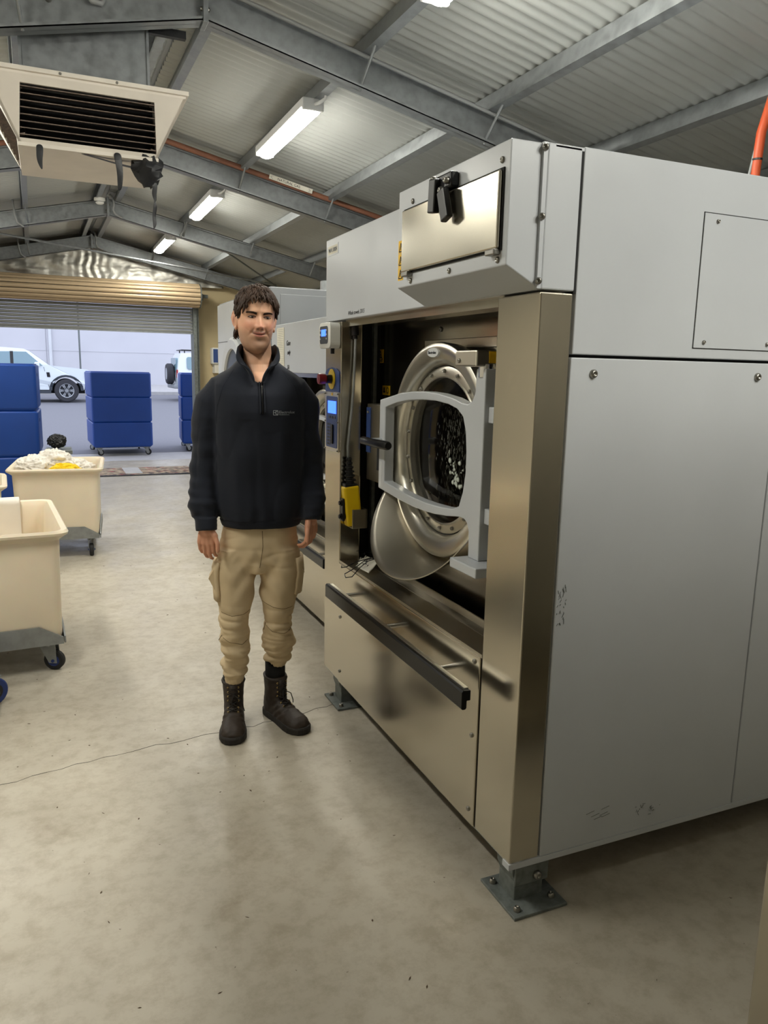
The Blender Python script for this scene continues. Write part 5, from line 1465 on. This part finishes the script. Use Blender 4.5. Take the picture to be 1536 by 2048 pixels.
# trousers
m = MB()
secloft(m, [(.925, .022, .02, .150, .095, .105), (.85, .018, .022, .165, .108, .122), (.78, .014, .022, .175, .112, .128), (.735, .013, .022, .176, .108, .122), (.70, .013, .022, .155, .09, .10)], 44, 2.3)
for secs in ([(.80, -.085, .02, .078, .098, .108), (.70, -.083, .016, .088, .102, .105), (.60, -.086, .010, .079, .092, .092), (.52, -.091, .002, .072, .084, .084), (.45, -.097, -.004, .066, .078, .078), (.40, -.093, -.002, .072, .080, .080), (.34, -.091, .002, .068, .078, .082), (.28, -.094, .006, .066, .074, .082), (.235, -.096, .006, .060, .068, .074), (.213, -.098, .004, .043, .050, .052), (.195, -.098, .004, .040, .047, .049), (.19, -.098, .004, .034, .04, .04)],
             [(.80, .110, .02, .082, .098, .108), (.70, .110, .018, .090, .100, .105), (.60, .103, .016, .083, .092, .092), (.54, .100, .014, .070, .086, .086), (.48, .098, .014, .064, .080, .082), (.43, .096, .018, .069, .082, .084), (.38, .094, .024, .076, .082, .086), (.33, .094, .034, .074, .080, .084), (.29, .093, .042, .062, .072, .078), (.272, .092, .046, .045, .052, .054), (.252, .092, .048, .043, .050, .052), (.245, .092, .048, .036, .043, .043)]):
    secloft(m, secs, 32, 2.1)
tr_me = remesh(m, .005, 6, .5)
def ftr(p):
    lo = gs(p.z-.31, .075); kn = gs(p.z-.47, .05); hi = gs(p.z-.78, .07)
    s = 1 if p.x > .013 else -1
    d = .016*lo*nz(p, 9, 9, 30, s*4) - .009*lo*(1-abs(nz(p, 5, 5, 26, s*2)))**4 - .009*(lo+kn)*(1-abs(nz(p, 7, 5, 30, s*5)))**4 - .006*hi*(1-abs(nz(p, 5, 4, 20, 3)))**5
    d += .005*kn*nz(p, 12, 12, 22, s*7)+.006*hi*nz(p, 8, 8, 24, 2)
    d += .005*nz(p, 14, 14, 4, 5)+.0035*nz(p, 20, 20, 14, 9)
    d += .006*gs(p.z-.66, .08)*math.sin((p.z*55 + s*(p.x-.013)*75))*gs(p.x-.013, .07)
    if p.z < (.212 if s < 0 else .272): d = .0008*math.sin(p.x*420)
    return d
wrinkle(tr_me, ftr)
tr = link('trousers', tr_me, 'khaki_twill', person, smooth=True)
bvt = BVHTree.FromPolygons([v.co.copy() for v in tr_me.vertices], [tuple(p.vertices) for p in tr_me.polygons])
for nm, pts in (('fly_seam', [(.03, .885), (.032, .82), (.024, .76), (.016, .72)]), ('knee_seam', [(-.155, .535), (-.10, .518), (-.05, .522), (-.018, .535)]), ('knee_seam', [(.028, .57), (.075, .548), (.12, .54), (.165, .545)]), ('knee_seam', [(-.155, .43), (-.11, .40), (-.06, .385), (-.03, .40)]), ('knee_seam', [(.032, .47), (.07, .435), (.12, .425), (.158, .44)])):
    L_ = []
    for (a, b) in zip(pts, pts[1:]):
        for t in np.linspace(0, 1, 6)[:-1]: L_.append(on_front(a[0]+(b[0]-a[0])*t, a[1]+(b[1]-a[1])*t, -.0004, bvt))
    MB().tube(L_, .0016, 5).build(nm, 'khaki_dark', tr, smooth=True)
def side_pt(x0, y, z, s):
    h = bvt.ray_cast(Vector((x0, y, z)), Vector((-s, 0, 0))); return h[0].x if h[0] else s*.17
for s, z0, z1 in ((-1, .575, .745), (1, .60, .76)):
    rings = []
    for z in np.linspace(z0, z1, 6):
        xs = [side_pt(s*.5, y, z, s) for y in np.linspace(-.055, .09, 7)]
        rings.append([(xx+s*.009, y, z) for xx, y in zip(xs, np.linspace(-.055, .09, 7))])
    vs = [p for r_ in rings for p in r_]; fs = [(j*7+i, j*7+i+1, (j+1)*7+i+1, (j+1)*7+i) for j in range(5) for i in range(6)]
    me = bpy.data.meshes.new('cargo_pocket'); me.from_pydata(vs, [], fs); pk = link('cargo_pocket', me, 'khaki_twill', tr, smooth=True, solid=.012)
    xf = rings[2][1][0]; zf = (z0+z1)/2
    if s < 0: part('pocket_flap', 'khaki_twill', tr, lambda m: m.loft([[(xf+.004, yy, zf+.075), (xf-.030, yy+.005, zf+.012), (xf-.026, yy+.005, zf+.005), (xf-.004, yy, zf-.04)] for yy in (-.035, .035)]), bevel=.002)
    else: part('pocket_flap', 'khaki_twill', tr, lambda m: m.loft([[(xf-.004, yy, zf+.06), (xf+.016, yy, zf+.02), (xf+.020, yy, zf+.012), (xf-.002, yy, zf+.0)] for yy in (-.035, .035)]), bevel=.002)
# socks and boots
def boot(loc, rz, zs):
    T = Matrix.Translation(loc) @ Matrix.Rotation(rz, 4, 'Z')
    m = MB()
    secloft(m, [(.020, 0, .035, .043, .075, .062), (.06, 0, .035, .043, .070, .062), (.10, 0, .03, .043, .062, .058), (.15, 0, .028, .045, .056, .056), (.19, 0, .03, .048, .056, .056), (.198, 0, .03, .044, .052, .052)], 32, 2.3)
    rings = []
    for y, wd, h in ((.085, .025, .07), (.06, .042, .085), (.0, .044, .105), (-.05, .047, .098), (-.09, .051, .082), (-.13, .054, .074), (-.165, .052, .068), (-.188, .042, .056), (-.202, .022, .04)):
        rings.append([(wd*abs(math.cos(a))**.85*(1 if math.cos(a) > 0 else -1), y, .016+max(0, (h-.016)*abs(math.sin(a))**.8) if math.sin(a) > 0 else .016-.006*abs(math.sin(a))) for a in [2*PI*i/28 for i in range(28)]])
    m.loft(rings)
    capsule(m, [(0.046*math.cos(a), .03+.055*math.sin(a), .193+.006*math.sin(a)) for a in [2*PI*i/20 for i in range(21)]], [.0075]*21, 8)
    me = remesh(m, .0035, 5, .5)
    def fb(p): return .0018*nz(p, 40, 40, 40)+.002*gs(p.y+.06, .03)*math.sin(p.z*180+p.y*160)
    wrinkle(me, fb)
    bv = BVHTree.FromPolygons([v.co.copy() for v in me.vertices], [tuple(p.vertices) for p in me.polygons])
    b = link('boot', me, 'boot_leather', person, smooth=True); b.matrix_local = T
    out = []
    for y, wd in ((-.214, .012), (-.205, .032), (-.185, .048), (-.155, .0575), (-.12, .058), (-.08, .053), (-.03, .047), (.03, .046), (.07, .043), (.095, .030), (.102, .010)): out.append((wd, y))
    ol = out+[(-a, c) for a, c in out[::-1]]
    mm = MB(); mm.loft([[(a*s, (c+.05)*s-.05, zz) for a, c in ol] for zz, s in ((.0, .97), (.006, 1.0), (.024, 1.0), (.032, .97))]); so = mm.build('sole', 'boot_sole', b, bevel=.003)
    # laces, eyelets and tongue, laid on the leather
    def fr_(x, z): h = bv.ray_cast(Vector((x, -.4, z)), Vector((0, 1, 0))); return Vector((x, (h[0].y if h[0] else -.03)-.003, z))
    def tp_(x, y): h = bv.ray_cast(Vector((x, y, .3)), Vector((0, 0, -1))); return Vector((x, y, (h[0].z if h[0] else .08)+.003))
    rows = [fr_ for _ in range(4)]
    eye_l = []
    for k in range(4): z_ = .118+.020*k; eye_l.append((fr_(-.022, z_), fr_(.022, z_)))
    for k in range(2): y_ = -.075+.022*k; eye_l.insert(k, (tp_(-.021, y_), tp_(.021, y_)))
    lm = MB()
    for k in range(len(eye_l)-1):
        for a, c in ((eye_l[k][0], eye_l[k+1][1]), (eye_l[k][1], eye_l[k+1][0])):
            md_ = (a+c)/2+Vector((0, -.006, .004)); lm.tube([a, md_, c], .0024, 6)
    k0 = eye_l[3][1]
    lm.tube([k0+Vector((-.02, -.006, .01)), k0+Vector((.012, -.02, -.012)), k0+Vector((.022, -.022, -.045)), k0+Vector((.026, -.016, -.062))], .0022, 6)
    lm.tube([k0+Vector((-.02, -.006, .01)), k0+Vector((-.03, -.022, -.02)), k0+Vector((-.014, -.034, -.045)), k0+Vector((.004, -.030, -.055))], .0022, 6)
    lm.build('lace', 'lace', b, smooth=True)
    for a, c in eye_l:
        for q in (a, c): part('eyelet', 'brass', b, lambda m: m.lathe([(-.001, .0022), (-.002, .0042), (.002, .0045)], tuple(q), 1, 10), smooth=True)
    part('tongue', 'boot_leather', b, lambda m: m.loft([[fr_(x_, z_)+Vector((0, -.001+.0015*abs(x_)*40, 0)) for x_ in (-.016, 0, .016)]+[fr_(x_, z_)+Vector((0, .004, 0)) for x_ in (.016, 0, -.016)] for z_ in (.10, .13, .16, .19)]), smooth=True)
    m = MB(); m.lathe([(.15, .042), (zs, .043)], (0, .03, 0), 2, 24)
    sk = m.build('sock', 'sock', person, smooth=True, solid=.004); sk.matrix_local = T
boot((-.102, -.010, 0), 0, .215)
boot((.098, .020, 0), R(30), .275)
